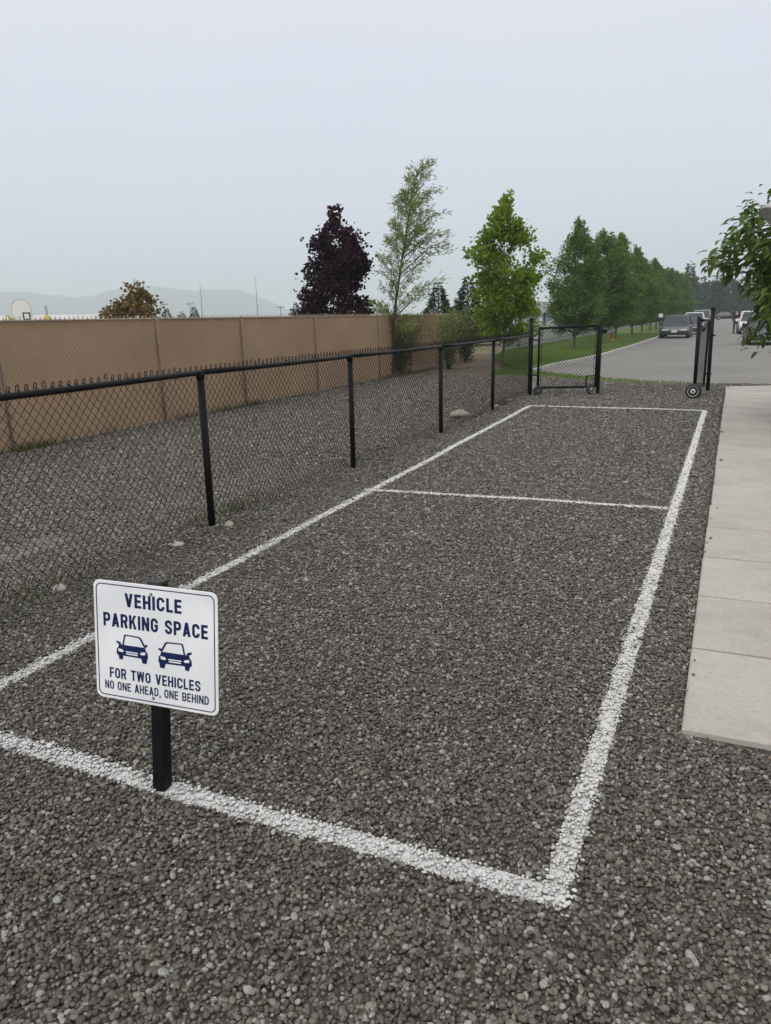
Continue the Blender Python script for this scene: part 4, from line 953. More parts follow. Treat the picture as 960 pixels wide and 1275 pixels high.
def glyph(ch, s, w):
    """a bold upright capital in a box w x 1: (ribbon centre lines, closed?) and solid polygons"""
    a = s/2; st, pg = [], []; rx, ry = w/2-a, min(.30, w*.55)-a
    V_ = lambda x: st.append([(x, 0), (x, 1)])
    Hh = lambda y, x0, x1: st.append([(x0, y), (x1, y)])
    if ch == 'I': V_(a)
    elif ch in 'EF':
        V_(a); Hh(1-a, s*.9, w); Hh(.5+a*.1, s*.9, w*.93)
        if ch == 'E': Hh(a, s*.9, w)
    elif ch == 'L': V_(a); Hh(a, s*.9, w)
    elif ch == 'H': V_(a); V_(w-a); Hh(.5, s*.9, w-s*.9)
    elif ch == 'T': V_(w/2); st.append([(0, 1-a), (w, 1-a)])
    elif ch == 'N': V_(a); V_(w-a); pg.append([(0, 1), (s*1.02, 1), (w, 0), (w-s*1.02, 0)])
    elif ch == 'V': pg += [[(0, 1), (s*1.08, 1), (w/2+s*.54, 0), (w/2-s*.54, 0)], [(w-s*1.08, 1), (w, 1), (w/2+s*.54, 0), (w/2-s*.54, 0)]]
    elif ch == 'W':
        q = w/4; k = s*.5
        for x0, x1 in ((k, q), (2*q, q), (2*q, 3*q), (w-k, 3*q)): pg.append([(x0-k, 1), (x0+k, 1), (x1+k, 0), (x1-k, 0)])
    elif ch == 'A': pg += [[(w/2-s*.54, 1), (w/2+s*.54, 1), (s*1.06, 0), (0, 0)], [(w/2-s*.54, 1), (w/2+s*.54, 1), (w, 0), (w-s*1.06, 0)]]; Hh(.27, w*.25, w*.75)
    elif ch == 'K': V_(a); pg += [[(w-s*1.15, 1), (w, 1), (s*1.0, .30), (s*.9, .52)], [(w*.42, .66), (w*.66, .62), (w, 0), (w-s*1.2, 0)][::1]]
    elif ch in 'PRB':
        V_(a); r_ = .16
        y0 = .47 if ch == 'P' else .49
        st.append([(s*.9, 1-a)]+arc(w-a-r_, 1-a-r_, r_, r_, 90, 0)+arc(w-a-r_, y0+r_-a*.2, r_, r_, 0, -90)+[(s*.9, y0-a*.2)])
        if ch == 'R': pg.append([(w*.45, .46), (w*.45+s*1.1, .46), (w, 0), (w-s*1.15, 0)])
        if ch == 'B': st.append([(s*.9, .47)]+arc(w-a-r_, .47-r_+a*.1, r_, r_, 90, 0)+arc(w-a-r_, a+r_, r_, r_, 0, -90)+[(s*.9, a)])
    elif ch == 'D': V_(a); st.append([(s*.9, 1-a)]+arc(w-a-.26, 1-a-.26, .26, .26, 90, 0)+arc(w-a-.26, a+.26, .26, .26, 0, -90)+[(s*.9, a)])
    elif ch == 'O': p = arc(w/2, 1-a-ry, rx, ry, 0, 180, 13)+arc(w/2, a+ry, rx, ry, 180, 360, 13); st.append(p+[p[0]])
    elif ch in 'CG':
        st.append([(w-a, .66)]+arc(w/2, 1-a-ry, rx, ry, 0, 180, 13)+arc(w/2, a+ry, rx, ry, 180, 360, 13)+[(w-a, .34 if ch == 'C' else .50)])
        if ch == 'G': Hh(.50-a*.3, w*.52, w)
    elif ch == 'S':
        st.append([(w-a, .68)]+arc(w/2, 1-a-ry, rx, ry, 0, 180, 13)+[(a, .70), (a+.02, .62), (w*.36, .55), (w*.64, .45), (w-a-.02, .38), (w-a, .30)]+arc(w/2, a+ry, rx, ry, 0, -180, 13)+[(a, .32)])
    elif ch == ',': pg.append([(0, .17), (s*1.1, .17), (s*1.1, .0), (s*.55, -.2), (0, -.2), (s*.3, 0), (0, 0)])
    return st, pg
WID = {'I': None, ' ': .30, ',': None, 'W': .80, 'N': .58, 'A': .60, 'V': .60, 'L': .46, 'E': .49, 'F': .47, 'T': .52, 'K': .58}
def text_obj(txt, u0, u1, v0, v1, s):
    polys, x = [], 0.0
    for ch in txt:
        w_ = WID.get(ch, .56); w_ = s if w_ is None else w_
        if ch != ' ':
            st, pg = glyph(ch, s, w_)
            for p in st:
                p = np.array(p); closed = np.allclose(p[0], p[-1]); keep = np.r_[True, np.linalg.norm(np.diff(p, axis=0), axis=1) > 1e-5]; p = p[keep]
                d = np.diff(p, axis=0); d /= np.linalg.norm(d, axis=1)[:, None]; nn = np.column_stack([-d[:, 1], d[:, 0]])
                m0 = np.r_[nn[:1], nn]; m1 = np.r_[nn, nn[-1:]]
                if closed: m0[0] = nn[-1]; m1[-1] = nn[0]
                mm = m0+m1; mm /= np.linalg.norm(mm, axis=1)[:, None]; mm /= np.clip((mm*m0).sum(1), .5, 1)[:, None]
                A_, B_ = p+mm*s/2, p-mm*s/2
                polys.append((np.r_[A_, B_]+[x, 0], [(i, len(p)+i, len(p)+i+1, i+1) for i in range(len(p)-1)]))
            for p in pg: polys.append((np.array(p)+[x, 0], [tuple(range(len(p)))]))
        x += w_+.115
    x -= .115; sx, sy = (u1-u0)*SW/x, (v1-v0)*SH
    b_ = MB()
    for i, (p, f) in enumerate(polys):
        b_.add(np.column_stack([(u0-.5)*SW+p[:, 0]*sx, (.5-v1)*SH+p[:, 1]*sy, np.full(len(p), .0005+.00007*(i % 5))]), f)
    o = b_.build('lettering', M['sign_blue'], sgn, False, True, PX); return o
text_obj('VEHICLE', .262, .722, .088, .202, .19)
text_obj('PARKING SPACE', .078, .925, .266, .381, .19)
text_obj('FOR TWO VEHICLES', .118, .862, .730, .818, .175)
text_obj('NO ONE AHEAD, ONE BEHIND', .075, .925, .846, .918, .16)
def car_symbol(u0, u1, v0, v1, flip):
    """front view of a car, slightly turned, drawn in unit coordinates"""
    fx = lambda x: 1-x if flip else x
    polys = []
    def P(pts): polys.append([(fx(x), y) for x, y in pts])
    # roof outline as strokes
    P([(.20, .56), (.26, .96), (.30, 1.0), (.72, .98), (.70, .93), (.33, .95), (.30, .92), (.25, .57)])
    P([(.72, .98), (.78, .95), (.93, .60), (.88, .57), (.74, .90), (.70, .93)])
    P([(.02, .72), (.13, .68), (.18, .60), (.10, .58), (.02, .65)]); P([(.99, .70), (.97, .63), (.90, .60), (.87, .66), (.93, .71)])
    P([(.10, .58), (.90, .58), (.93, .44), (.07, .46)])
    P([(.07, .46), (.93, .44), (.97, .40), (.99, .20), (.96, .14), (.05, .16), (.02, .22), (.03, .40)])
    P([(.08, .16), (.22, .155), (.21, .0), (.10, .0)]); P([(.78, .145), (.96, .14), (.94, -.04), (.82, -.04)])
    W_, H_ = (u1-u0)*SW, (v1-v0)*SH; ox, oy = (u0-.5)*SW, (.5-v1)*SH
    b_ = MB()
    for i, pl in enumerate(polys):
        if flip: pl = pl[::-1]
        b_.prism([(ox+x*W_, oy+y*H_) for x, y in pl], .0002, .0008+.00012*i)
    o = b_.build('car_symbol', M['sign_blue'], sgn, False, True, PX)
    b_ = MB()
    for pl in ([(.08, .42), (.20, .40), (.25, .33), (.20, .29), (.09, .31)], [(.92, .41), (.80, .39), (.75, .32), (.80, .28), (.91, .30)],
               [(.31, .35), (.69, .345), (.68, .30), (.32, .305)], [(.32, .27), (.68, .265), (.67, .22), (.33, .225)]):
        pl = [(fx(x), y) for x, y in pl]
        if flip: pl = pl[::-1]
        b_.prism([(ox+x*W_, oy+y*H_) for x, y in pl], .0016, .0021)
    b2_ = tag(b_.build('symbol_highlights', M['sign_white'], sgn, False, True, PX), kind='stuff'); b2_.parent = o
car_symbol(.178, .447, .434, .648, False)
car_symbol(.526, .802, .442, .660, True)
for v_ in (.072, .938):
    b_ = MB(); b_.lathe([(.006, .0003), (.006, .002), (.004, .0036), (0, .004)], 10, (-.02*SW, (.5-v_)*SH, 0)); b_.build('screw', M['galvanised'], sgn, True, True, PX)

# ------------------------------------------------------------------ cars
def make_car(label, loc, rz, L, Wd, Hh, body, style, group, name='parked_car', rack=False):
    """front towards -Y in local axes. style: suv, sedan, pickup, van"""
    root = thing(name, label, 'van' if style == 'van' else 'pickup' if style == 'pickup' else 'car', loc, rz, group)
    hb = Hh*(.56 if style != 'sedan' else .60); gc = .20; w2 = Wd/2; y0 = -L/2
    # body stations: y, bottom, shoulder height, half width
    nose = .72 if style in ('suv', 'pickup') else .62
    st = [(0, .34, hb*nose*.92, .74), (.02, .26, hb*nose, .88), (.08, gc, hb*(nose+.08), .96), (.20, gc, hb*.93, 1.0), (.30, gc, hb*.99, 1.0), (.5, gc, hb, 1.0), (.75, gc, hb, 1.0),
          (.92, gc, hb*.98, .97), (.985, .27, hb*.93, .90), (1, .36, hb*.86, .80)]
    b_ = MB(); K = 12; V = []
    for s_, zb, zs, fw in st:
        y = y0+s_*L; w_ = w2*fw; zm = zb+(zs-zb)*.55
        ring_ = [(-w_*.80, zb), (-w_*.97, zb+.06), (-w_, zm), (-w_*.985, zs-.10), (-w_*.93, zs-.02), (-w_*.80, zs+.012), (w_*.80, zs+.012), (w_*.93, zs-.02), (w_*.985, zs-.10), (w_, zm), (w_*.97, zb+.06), (w_*.80, zb)]
        V += [(x, y, z) for x, z in ring_]
    F = [(i*K+j, (i+1)*K+j, (i+1)*K+(j+1) % K, i*K+(j+1) % K) for i in range(len(st)-1) for j in range(K)] + [tuple(range(K)), tuple(range((len(st)-1)*K+K-1, (len(st)-1)*K-1, -1))]
    b_.add(V, F); b_.build('body', body, root, True, True)
    # cabin: glass block with a painted roof and pillars
    cab = {'suv': (.27, .40, .90, .985), 'sedan': (.28, .43, .74, .90), 'pickup': (.25, .37, .58, .61), 'van': (.10, .24, .96, .985)}[style]
    yb0, yt0, yt1, yb1 = [y0+q*L for q in cab]; zt = Hh-.03; wb, wt = w2*.90, w2*.70
    def cabin(zlo, zhi, grow, nm, mat):
        f0 = (zlo-hb)/(zt-hb); f1 = (zhi-hb)/(zt-hb)
        def lv_(f_): return (yb0+(yt0-yb0)*f_-grow, yb1+(yt1-yb1)*f_+grow, wb+(wt-wb)*f_+grow)
        a0, a1, aw = lv_(f0); c0_, c1_, cw = lv_(f1); b_ = MB()
        b_.add([(-aw, a0, zlo), (aw, a0, zlo), (aw, a1, zlo), (-aw, a1, zlo), (-cw, c0_, zhi), (cw, c0_, zhi), (cw, c1_, zhi), (-cw, c1_, zhi)],
               [(0, 3, 2, 1), (4, 5, 6, 7), (0, 1, 5, 4), (1, 2, 6, 5), (2, 3, 7, 6), (3, 0, 4, 7)])
        return b_.build(nm, mat, root, False, True)
    cabin(hb-.03, zt-.005, 0, 'windows', M['glass'])
    b_ = MB()
    rf = [(-wt-.01, yt0-.03), (wt+.01, yt0-.03), (wt+.01, yt1+.03), (-wt-.01, yt1+.03)]
    b_.add([(x, y, zt-.03) for x, y in rf]+[(x*.93, y+(.05 if y < 0 else -.05), zt+.03) for x, y in rf], [(0, 3, 2, 1), (4, 5, 6, 7), (0, 1, 5, 4), (1, 2, 6, 5), (2, 3, 7, 6), (3, 0, 4, 7)])
    b_.build('roof', body, root, False, True)
    for sx in (-1, 1):
        for (ya, yc, r) in ((yb0, yt0, .035), (yb1, yt1, .05), ((yb0+yb1)/2, (yt0+yt1)/2, .034)):
            if style == 'pickup' and r == .034: continue
            b_ = MB(); b_.tube([(sx*(wb+.002), ya, hb-.02), (sx*(wt+.002), yc, zt-.02)], r, 6); b_.build('pillar', body, root, False, True)
    if style == 'pickup':
        b_ = MB(); b_.box((-w2*.82, y0+.64*L, hb+.0), (w2*.82, y0+.97*L, hb+.03)); b_.build('cargo_bed', M['trim'], root, False, True)
    if rack:
        b_ = MB()
        for sx in (-1, 1): b_.tube([(sx*wt*.85, yt0+.2, zt+.06), (sx*wt*.85, yt1-.15, zt+.06)], .018, 6)
        for yy in (yt0+.4, yt1-.4): b_.tube([(-wt*.85, yy, zt+.07), (wt*.85, yy, zt+.07)], .016, 6)
        tag(b_.build('roof_rack', M['trim'], root, False, True), kind='stuff')
    rw = .34 if style != 'sedan' else .31
    for sx in (-1, 1):
        for sy in (.19, .80):
            q = Matrix.Rotation(R(90), 3, 'Y'); c_ = (sx*(w2-.10), y0+sy*L, rw)
            b_ = MB(); b_.lathe([(rw*.62, -.11), (rw*.93, -.115), (rw, -.08), (rw, .08), (rw*.93, .115), (rw*.62, .11)], 20, c_, q); wh = b_.build('wheel', M['rubber'], root, True, True)
            b_ = MB(); b_.lathe([(.02, -.118), (rw*.25, -.118), (rw*.58, -.09), (rw*.63, -.118), (rw*.63, .118), (rw*.58, .09), (rw*.25, .118), (.02, .118)], 20, c_, q); o = b_.build('rim', M['chrome'], root, False, True); o.parent = wh
        b_ = MB(); b_.box((-.13, -.10, -.03), (.13, .08, .16), None); b_.v[-1][:, 0] *= .9; b_.v[-1] += [sx*(w2+.07), yb0+.28, hb+.02]; b_.build('mirror', body, root, False, True)
        zl = hb*nose-.06
        b_ = MB(); b_.box((-.20, -.06, -.075), (.20, .10, .06)); b_.v[-1] += [sx*w2*.62, y0+.05, zl]; b_.build('headlight', M['lamp_clear'], root, False, True)
        zt_ = hb*.86
        b_ = MB(); b_.box((-.11, -.08, -.12), (.11, .045, .12)); b_.v[-1] += [sx*w2*.74, y0+L, zt_-.06]; b_.build('taillight', M['lamp_red'], root, False, True)
    b_ = MB(); b_.box((-w2*.42, -.03, -.09), (w2*.42, .06, .09)); b_.v[-1] += [0, y0+.02, hb*nose-.10]; b_.build('grille', M['chrome'] if style == 'suv' else M['trim'], root, False, True)
    for yy, nm in ((y0+.0, 'bumper'), (y0+L, 'bumper')):
        b_ = MB(); b_.box((-w2*.90, -.07, .27), (w2*.90, .07, .47)); b_.v[-1][:, 1] += yy; b_.build(nm, M['trim'], root, False, True)
    b_ = MB(); b_.box((-.17, -.015, -.065), (.17, .015, .065)); b_.v[-1] += [0, y0-.08, .43]; b_.build('number_plate', M['plate'], root, False, True)
    b_ = MB(); b_.box((-.17, -.015, -.065), (.17, .015, .065)); b_.v[-1] += [0, y0+L+.075, .60]; b_.build('number_plate', M['plate'], root, False, True)
    return root
GR = 'cars parked along the road'
make_car('dark grey SUV with pale headlights facing the gate, nearest car on the kerb side', (-3.27, 54.2, 0), 0, 4.4, 1.78, 1.42, M['paint_grey'], 'suv', GR)
make_car('black car parked close behind the dark grey SUV', (-2.95, 62.0, 0), 0, 4.4, 1.75, 1.38, M['paint_black'], 'sedan', GR)
make_car('white pickup partly hidden behind the black car on the kerb side', (-2.95, 71.5, 0), 0, 4.9, 1.85, 1.55, M['paint_white'], 'pickup', GR)
make_car('silver SUV farther up on the kerb side, roof above the gate leaf', (-2.75, 84, 0), 0, 4.5, 1.85, 1.75, M['paint_silver'], 'suv', GR, rack=True)
make_car('white SUV seen from behind across the road, a person at its left', (1.35, 62, 0), R(2), 4.5, 1.85, 1.58, M['paint_white'], 'suv', GR)
make_car('black car seen from behind at the right, half hidden by the leafy tree', (1.55, 43.2, 0), R(2), 4.4, 1.78, 1.35, M['paint_black'], 'sedan', GR)
make_car('pale blue van showing through the leafy tree at the right edge', (3.0, 82, 0), 0, 5.0, 2.0, 2.35, M['paint_blue'], 'van', GR)
make_car('dark car parked crosswise at the far end of the road, right of the post', (-.9, 152, 0), R(90), 4.4, 1.8, 1.4, M['paint_black'], 'sedan', GR)
make_car('grey car parked crosswise at the road end, left of the black one', (-6.0, 151, 0), R(90), 4.4, 1.8, 1.4, M['paint_grey'], 'sedan', GR)
make_car('white car behind the picket fence, above the open gate leaf', (-11.6, 61.5, 0), R(70), 4.4, 1.8, 1.35, M['paint_white'], 'sedan', GR)

# ------------------------------------------------------------------ person by the white SUV
ps = thing('person', 'person in dark clothes standing at the left rear corner of the white SUV', 'person', (.30, 62.6, -.012), R(200))
def skin_body(name, pts, edges, rad, mat, parent, sub=1):
    me = bpy.data.meshes.new(name); me.from_pydata(pts, edges, []); o = bpy.data.objects.new(name, me); COL.objects.link(o)
    me.materials.append(mat); s_ = o.modifiers.new('skin', 'SKIN'); s_.use_smooth_shade = True
    for i, r in enumerate(rad): me.skin_vertices[0].data[i].radius = r if isinstance(r, tuple) else (r, r)
    me.skin_vertices[0].data[0].use_root = True
    ss = o.modifiers.new('sub', 'SUBSURF'); ss.levels = ss.render_levels = sub
    o.parent = parent; return o
hands = []
pts = [(0, 0, .92), (0, 0, 1.12), (0, .01, 1.34), (0, .01, 1.44), (0, 0, 1.52), (0, -.01, 1.62), (0, 0, 1.70),
       (.19, .01, 1.38), (.25, .03, 1.12), (.24, -.04, .88), (-.19, .01, 1.38), (-.27, .02, 1.12), (-.2, -.14, .96),
       (.09, 0, .88), (.11, -.03, .48), (.12, .03, .08), (.13, -.12, .03), (-.09, 0, .88), (-.13, .02, .48), (-.16, .06, .08), (-.17, -.09, .03),
       (.245, -.06, .80), (-.17, -.21, .93)]
edges = [(0, 1), (1, 2), (2, 3), (3, 4), (4, 5), (5, 6), (2, 7), (7, 8), (8, 9), (2, 10), (10, 11), (11, 12), (0, 13), (13, 14), (14, 15), (15, 16), (0, 17), (17, 18), (18, 19), (19, 20), (9, 21), (12, 22)]
rad = [(.15, .10), (.14, .10), (.16, .10), .06, .055, (.085, .1), (.06, .07), .06, .045, .03, .06, .045, .03, .085, .06, .04, .035, .085, .06, .04, .035, (.035, .02), (.035, .02)]
nb = len(pts)
for (bi, hx, hy, hz, dx, dy, dz) in ((21, .245, -.06, .80, 0, -.15, -1), (22, -.17, -.21, .93, .05, -1, -.35)):
    d = Vector((dx, dy, dz)).normalized(); side = d.cross(Vector((1, 0, 0))).normalized()
    for k, (o_, ln) in enumerate(((-.026, .062), (-.009, .072), (.009, .068), (.026, .052))):
        a_ = Vector((hx, hy, hz))+side*o_+d*.03; pts += [tuple(a_), tuple(a_+d*ln*.5), tuple(a_+d*ln+Vector((.012, 0, 0)))]; e0 = len(pts)-3
        edges += [(bi, e0), (e0, e0+1), (e0+1, e0+2)]; rad += [.010, .009, .007]
    a_ = Vector((hx, hy, hz))+side*.034-d*.01; pts += [tuple(a_), tuple(a_+side*.025+d*.03)]; edges += [(bi, len(pts)-2), (len(pts)-2, len(pts)-1)]; rad += [.011, .008]
skin_body('body', pts, edges, rad, M['skin'], ps, 1)
skin_body('jacket', [(0, 0, .88), (0, 0, 1.12), (0, .01, 1.34), (0, .01, 1.43), (.20, .01, 1.385), (.255, .03, 1.12), (.243, -.03, .91), (-.20, .01, 1.385), (-.275, .02, 1.12), (-.21, -.12, .975)],
          [(0, 1), (1, 2), (2, 3), (2, 4), (4, 5), (5, 6), (2, 7), (7, 8), (8, 9)], [(.175, .125), (.165, .12), (.18, .12), .075, .08, .062, .048, .08, .062, .048], M['cloth_dark'], ps)
skin_body('trousers', [(0, 0, .93), (.095, 0, .86), (.112, -.03, .48), (.12, .03, .10), (-.095, 0, .86), (-.132, .02, .48), (-.16, .06, .10)], [(0, 1), (1, 2), (2, 3), (0, 4), (4, 5), (5, 6)],
          [(.165, .12), .105, .08, .065, .105, .08, .065], M['cloth_dark'], ps)
for sx, x, y in ((1, .125, -.02), (-1, -.165, .01)):
    b_ = MB(); b_.tube([(x, y+.10, .05), (x, y+.03, .06), (x, y-.10, .045), (x, y-.17, .035)], [.045, .05, .045, .025], 8); b_.build('shoe', M['rubber'], ps, True, True)
v, f = ico(2); v = v*[.105, .125, .085]+[0, .02, 1.70]; link_mesh('hair', v, f, M['hair'], ps, True, True)
b_ = MB(); b_.tube([(0, -.10, 1.64), (0, -.125, 1.615), (0, -.105, 1.605)], [.008, .014, .006], 5); b_.tube([(.1, 0, 1.65), (.11, .01, 1.62), (.1, .005, 1.59)], .013, 5); b_.tube([(-.1, 0, 1.65), (-.11, .01, 1.62), (-.1, .005, 1.59)], .013, 5); tag(b_.build('nose_and_ears', M['skin'], ps, True, True), kind='stuff')
b_ = MB()
for sx in (-1, 1): b_.tube([(sx*.035-.012, -.098, 1.645), (sx*.035+.012, -.098, 1.645)], .007, 5)
b_.tube([(-.025, -.102, 1.575), (.025, -.102, 1.575)], .005, 5); tag(b_.build('eyes_and_mouth', M['hair'], ps, True, True), kind='stuff')

# ------------------------------------------------------------------ house, picket fence, hydrant, mailbox
hs = thing('house', 'grey-blue house with a white corner board behind the picket fence', 'house', (-17.6, 70, 0))
b_ = MB(); b_.box((-24, 67, -.1), (-15.2, 75, 1.75)); b_.build('wall', M['siding'], hs)
b_ = MB()
for k in range(9):
    b_ = MB(); b_.box((-23.9, 66.97, .05+.19*k), (-15.4, 66.997, .05+.19*k+.178)); b_.build('cladding_board', M['siding'], hs)
b_ = MB(); b_.prism([(66.5, 1.72), (75.5, 1.72), (71, 2.75)], -24.5, -14.9, lambda a, b2, c: (c, a, b2)); b_.build('roof', M['roofing'], hs)
b_ = MB(); b_.box((-15.35, 66.9, -.1), (-15.1, 67.15, 1.73)); b_.build('corner_board', M['white_trim'], hs)
for x in (-22.3, -18.2):
    b_ = MB(); b_.box((x-.6, 66.93, .55), (x+.6, 66.965, 1.45)); wf = b_.build('window', M['white_trim'], hs)
    b_ = MB(); b_.box((x-.52, 66.915, .62), (x+.52, 66.928, 1.38)); o = b_.build('pane', M['glass_pale'], hs); o.parent = wf

pf = thing('picket_fence', 'pale picket fence along the far side of the lawn', 'fence', (-9.45, 40, 0))
b_ = MB(); bw = 9.44
for y in np.arange(34, 156, .16): b_.box((-bw-.012, y-.045, .02), (-bw+.012, y+.045, 1.12+.03*math.sin(y*3)))
tag(b_.build('pickets', M['vinyl'], pf), kind='stuff')
for y in np.arange(34, 156, 2.44):
    b_ = MB(); b_.box((-bw-.075, y-.05, 0), (-bw-.014, y+.05, 1.2)); b_.add([(-bw-.085, y-.06, 1.2), (-bw-.004, y-.06, 1.2), (-bw-.004, y+.06, 1.2), (-bw-.085, y+.06, 1.2), (-bw-.045, y, 1.25)], [(0, 1, 4), (1, 2, 4), (2, 3, 4), (3, 0, 4), (0, 3, 2, 1)]); b_.build('post', M['vinyl'], pf)
for z in (.25, .9):
    b_ = MB(); b_.box((-bw-.045, 34, z), (-bw-.0125, 156, z+.08)); b_.build('rail', M['vinyl'], pf)

dp = thing('iron_fence', 'dark thin-barred iron fence in front of the grey-blue house', 'fence', (-12.5, 52, 0))
for k, x in enumerate(np.linspace(-15.5, -9.6, 4)):
    b_ = MB(); b_.box((x-.03, 51.97, 0), (x+.03, 52.03, 1.75)); b_.build('post', M['black_metal'], dp)
for z in (.2, 1.5):
    b_ = MB(); b_.box((-15.5, 51.99, z), (-9.6, 52.01, z+.035)); b_.build('rail', M['black_metal'], dp)
b_ = MB()
for x in np.arange(-15.4, -9.6, .14): b_.box((x-.008, 51.984, .05), (x+.008, 52.0, 1.68))
tag(b_.build('bars', M['black_metal'], dp), kind='stuff')

hy = thing('fire_hydrant', 'small orange hydrant with a grey-blue top on the lawn by the kerb', 'hydrant', (-6.02, 44.3, .08)); hy.scale = (.72, .72, .8)
b_ = MB(); b_.lathe([(.17, 0), (.17, .05), (.12, .06), (.12, .50), (.155, .52), (.155, .56), (.02, .57)], 16); b_.build('barrel', M['orange'], hy, True, True)
b_ = MB(); b_.lathe([(.15, .565), (.14, .66), (.08, .74), (.03, .76), (.03, .80), (.0, .805)], 16); b_.build('bonnet', M['greyblue'], hy, True, True)
for a_ in (0, 90, 180):
    b_ = MB(); q = Matrix.Rotation(R(a_), 3, 'Z'); e = q @ Vector((.20, 0, .40)); s0 = q @ Vector((.10, 0, .40)); b_.tube([s0, e], .055, 10); b_.build('nozzle', M['greyblue'], hy, True, True)
mbx = thing('mailbox', 'small pale mailbox on a post beside the dark grey SUV', 'mailbox', (-4.55, 57.2, .08))
b_ = MB(); b_.box((-.05, -.05, -.1), (.05, .05, 1.18)); b_.build('post', M['wood_pole'], mbx, False, True)
b_ = MB(); prof = [(-.14, 0), (.14, 0), (.14, .16)]+[(.14*math.cos(R(a_)), .16+.12*math.sin(R(a_))) for a_ in range(15, 180, 15)]+[(-.14, .16)]
b_.prism(prof, -.26, .26, lambda a, b2, c: (a, c, 1.185+b2)); bx = b_.build('box', M['paint_silver'], mbx, False, True)
b_ = MB(); b_.prism([(x*.93, z*.95+.005) for x, z in prof], -.275, -.262, lambda a, b2, c: (a, c, 1.185+b2)); o = b_.build('door', M['white_trim'], mbx, False, True); o.parent = bx

# ------------------------------------------------------------------ basketball hoop, low roof, poles over the tan fence
bh = thing('basketball_hoop', 'basketball backboard with a dark square and a lime rim peeking over the tan fence', 'basketball hoop', (-36.6, 31.4, -.06), R(49))
b_ = MB(); b_.tube([(0, .55, 0), (0, .5, 2.2), (0, .1, 2.6)], .05, 8); b_.build('pole', M['galvanised'], bh, True, True)
b_ = MB(); bp_ = [(-.53, 1.75), (.53, 1.75), (.53, 2.55), (.46, 2.85), (.30, 3.05), (.0, 3.14), (-.30, 3.05), (-.46, 2.85), (-.53, 2.55)]
b_.prism(bp_, -.03, .03, lambda a, b2, c: (a, c, b2)); bd = b_.build('backboard', M['board_white'], bh, False, True)
b_ = MB(); b_.ring([(.04, 1.98), (.44, 1.98), (.44, 2.40), (.04, 2.40)], [(.11, 2.05), (.36, 2.05), (.36, 2.33), (.11, 2.33)], .031, .036); b_.v[-1] = b_.v[-1][:, [0, 2, 1]]*[1, -1, 1]; o = b_.build('target_square', M['trim'], bh, False, True); o.parent = bd
b_ = MB(); b_.ring(*[[(x*k_, (z-2.45)*k_+2.45) for x, z in bp_] for k_ in (.99, .93)], .031, .035); b_.v[-1] = b_.v[-1][:, [0, 2, 1]]*[1, -1, 1]; o = b_.build('board_edge', M['vinyl'], bh, False, True); o.parent = bd
b_ = MB(); b_.tube([(-.45, -.05, 2.0), (-.62, -.2, 2.1)], .05, 6); b_.tube([(-.72+.1*math.cos(t_), -.3, 2.08+.18*math.sin(t_)) for t_ in np.linspace(0, 6.28, 12)], .05, 6); b_.build('rim', M['lime'], bh, True, True)
fl = thing('yellow_post', 'yellow capped dark post right of the basketball backboard', 'post', (-35.9, 32.5, -.06))
b_ = MB(); b_.tube([(0, 0, 0), (0, 0, 2.75)], .07, 8); b_.build('pole', M['greyblue'], fl, True, True)
b_ = MB(); b_.lathe([(.24, 1.9), (.26, 2.0), (.2, 2.16), (.08, 2.22)], 12); b_.build('cap', M['yellow'], fl, True, True)
lb = thing('low_building', 'long low pale roof just showing over the tan fence at the left', 'building', (-59, 54, 0), R(46.6))
b_ = MB(); b_.box((-8, 0, -.1), (8, 6, 2.0)); b_.build('wall', M['vinyl'], lb, False, True)
b_ = MB(); b_.prism([(-.4, 1.98), (6.4, 1.98), (3, 2.55)], -8.4, 8.4, lambda a, b2, c: (c, a, b2)); b_.build('roof', M['pale_roof'], lb, False, True)
for x in np.arange(-7, 7.1, 2.0):
    b_ = MB(); b_.box((x-.45, -.02, .9), (x+.45, -.004, 1.6)); wf = b_.build('window', M['white_trim'], lb, False, True)
    b_ = MB(); b_.box((x-.38, -.03, .97), (x+.38, -.022, 1.53)); o = b_.build('pane', M['glass_pale'], lb, False, True); o.parent = wf
def pole(loc, H, label, r=.09):
    root = thing('utility_pole', label, 'utility pole', loc, R(40), 'distant utility poles')
    b_ = MB(); b_.tube([(0, 0, -.2), (0, 0, H)], [r*1.2, r*.8], 6); b_.build('pole', M['wood_pole'], root, True, True)
    b_ = MB(); b_.box((-.8, -.06, H-.5), (.8, .06, H-.35)); b_.build('crossarm', M['wood_pole'], root, False, True)
    b_ = MB()
    for x in (-.7, .0, .7): b_.tube([(x, 0, H-.35), (x, 0, H-.15)], .05, 6)
    tag(b_.build('insulators', M['galvanised'], root, False, True), kind='stuff')
pole((-115.9, 137.7, 0), 5.9, 'distant utility pole just right of the olive-brown tree')
pole((-111.6, 141.2, 0), 5.9, 'distant utility pole between the two thin masts', .08)
pole((-95.1, 152.9, 0), 4.8, 'distant utility pole left of the purple tree')
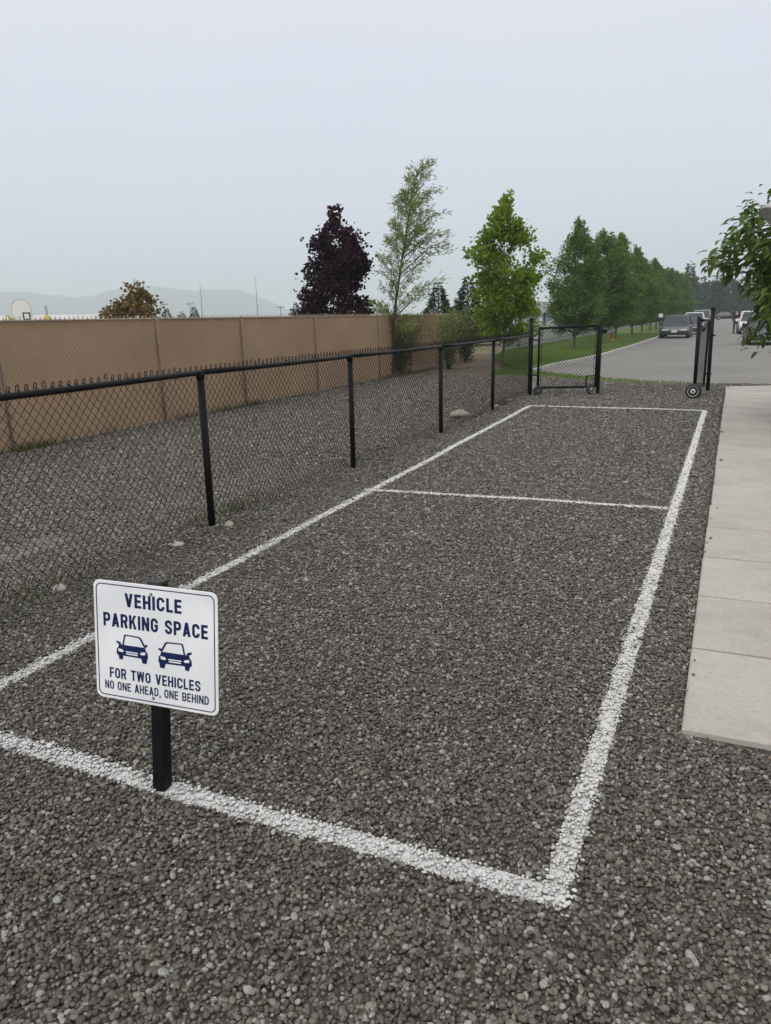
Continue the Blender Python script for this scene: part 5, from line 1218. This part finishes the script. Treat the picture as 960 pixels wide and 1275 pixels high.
for (x, y, H, lab) in [(-36.55, 47.6, 4.5, 'thin pale mast over the tan fence, left one of the two'), (-33.2, 50.0, 4.85, 'thin pale mast over the tan fence, nearer the purple tree')]:
    t_ = thing('mast', lab, 'mast', (x, y, -.06), 0, 'thin masts beyond the tan fence')
    b_ = MB(); b_.tube([(0, 0, 0), (.02, 0, H*.6)], .03, 6); b_.build('lower_tube', M['galvanised'], t_, True, True)
    b_ = MB(); b_.tube([(.02, 0, H*.6), (.03, 0, H)], [.022, .012], 6); b_.build('upper_tube', M['galvanised'], t_, True, True)

# ------------------------------------------------------------------ lamp hood at the right edge
lp = thing('yard_lamp', 'pale grey round lamp hood poking in at the right edge above the leafy tree', 'lamp', (.95, 6.1, .03))
b_ = MB(); b_.tube([(0, 0, 0), (0, 0, 2.45), (-.04, 0, 2.62), (-.14, 0, 2.72), (-.28, 0, 2.70), (-.42, -.02, 2.52)], [.03, .027, .024, .022, .02, .02], 12); b_.build('gooseneck_pole', M['galvanised'], lp, True, True)
b_ = MB(); b_.lathe([(.10, 0), (.10, .012), (.04, .02), (.035, .05)], 16); b_.build('foot_plate', M['galvanised'], lp, True, True)
ln_ = Vector((-.46, -.12, -.86)).normalized(); q = Vector((0, 0, -1)).rotation_difference(ln_).to_matrix(); e = Vector((-.585, -.1, 2.135))
prof = [(.27, .006), (.288, 0), (.294, .012), (.282, .022), (.272, .05), (.262, .056), (.235, .10), (.224, .106), (.18, .16), (.17, .166), (.11, .22), (.05, .25), (.045, .31), (.02, .32)]
b_ = MB(); b_.lathe(prof + [], 48, e, q); b_.build('hood', M['dish'], lp, True, True)
prof = [(.268, .008), (.25, .05), (.21, .10), (.15, .16), (.06, .20)]
b_ = MB(); b_.lathe(prof, 48, e, q); b_.build('hood_lining', M['dish'], lp, True, True)
b_ = MB(); b_.lathe([(.03, .19), (.05, .15), (.06, .10), (.045, .06), (.01, .045)], 16, e, q); b_.build('bulb', M['lamp_clear'], lp, True, True)

# ------------------------------------------------------------------ haze
HZ = .00062
b_ = MB(); b_.box((-4800, -250, -1.2), (4800, 4800, 210))
m = bpy.data.materials.new('haze'); m.use_nodes = True; n = m.node_tree.nodes; n.clear()
o_ = n.new('ShaderNodeOutputMaterial'); pv = n.new('ShaderNodeVolumePrincipled'); pv.inputs['Density'].default_value = HZ; pv.inputs['Color'].default_value = (.845, .92, 1.0, 1); pv.inputs['Anisotropy'].default_value = .2
m.node_tree.links.new(pv.outputs[0], o_.inputs['Volume'])
tag(b_.build('haze', m), kind='stuff')
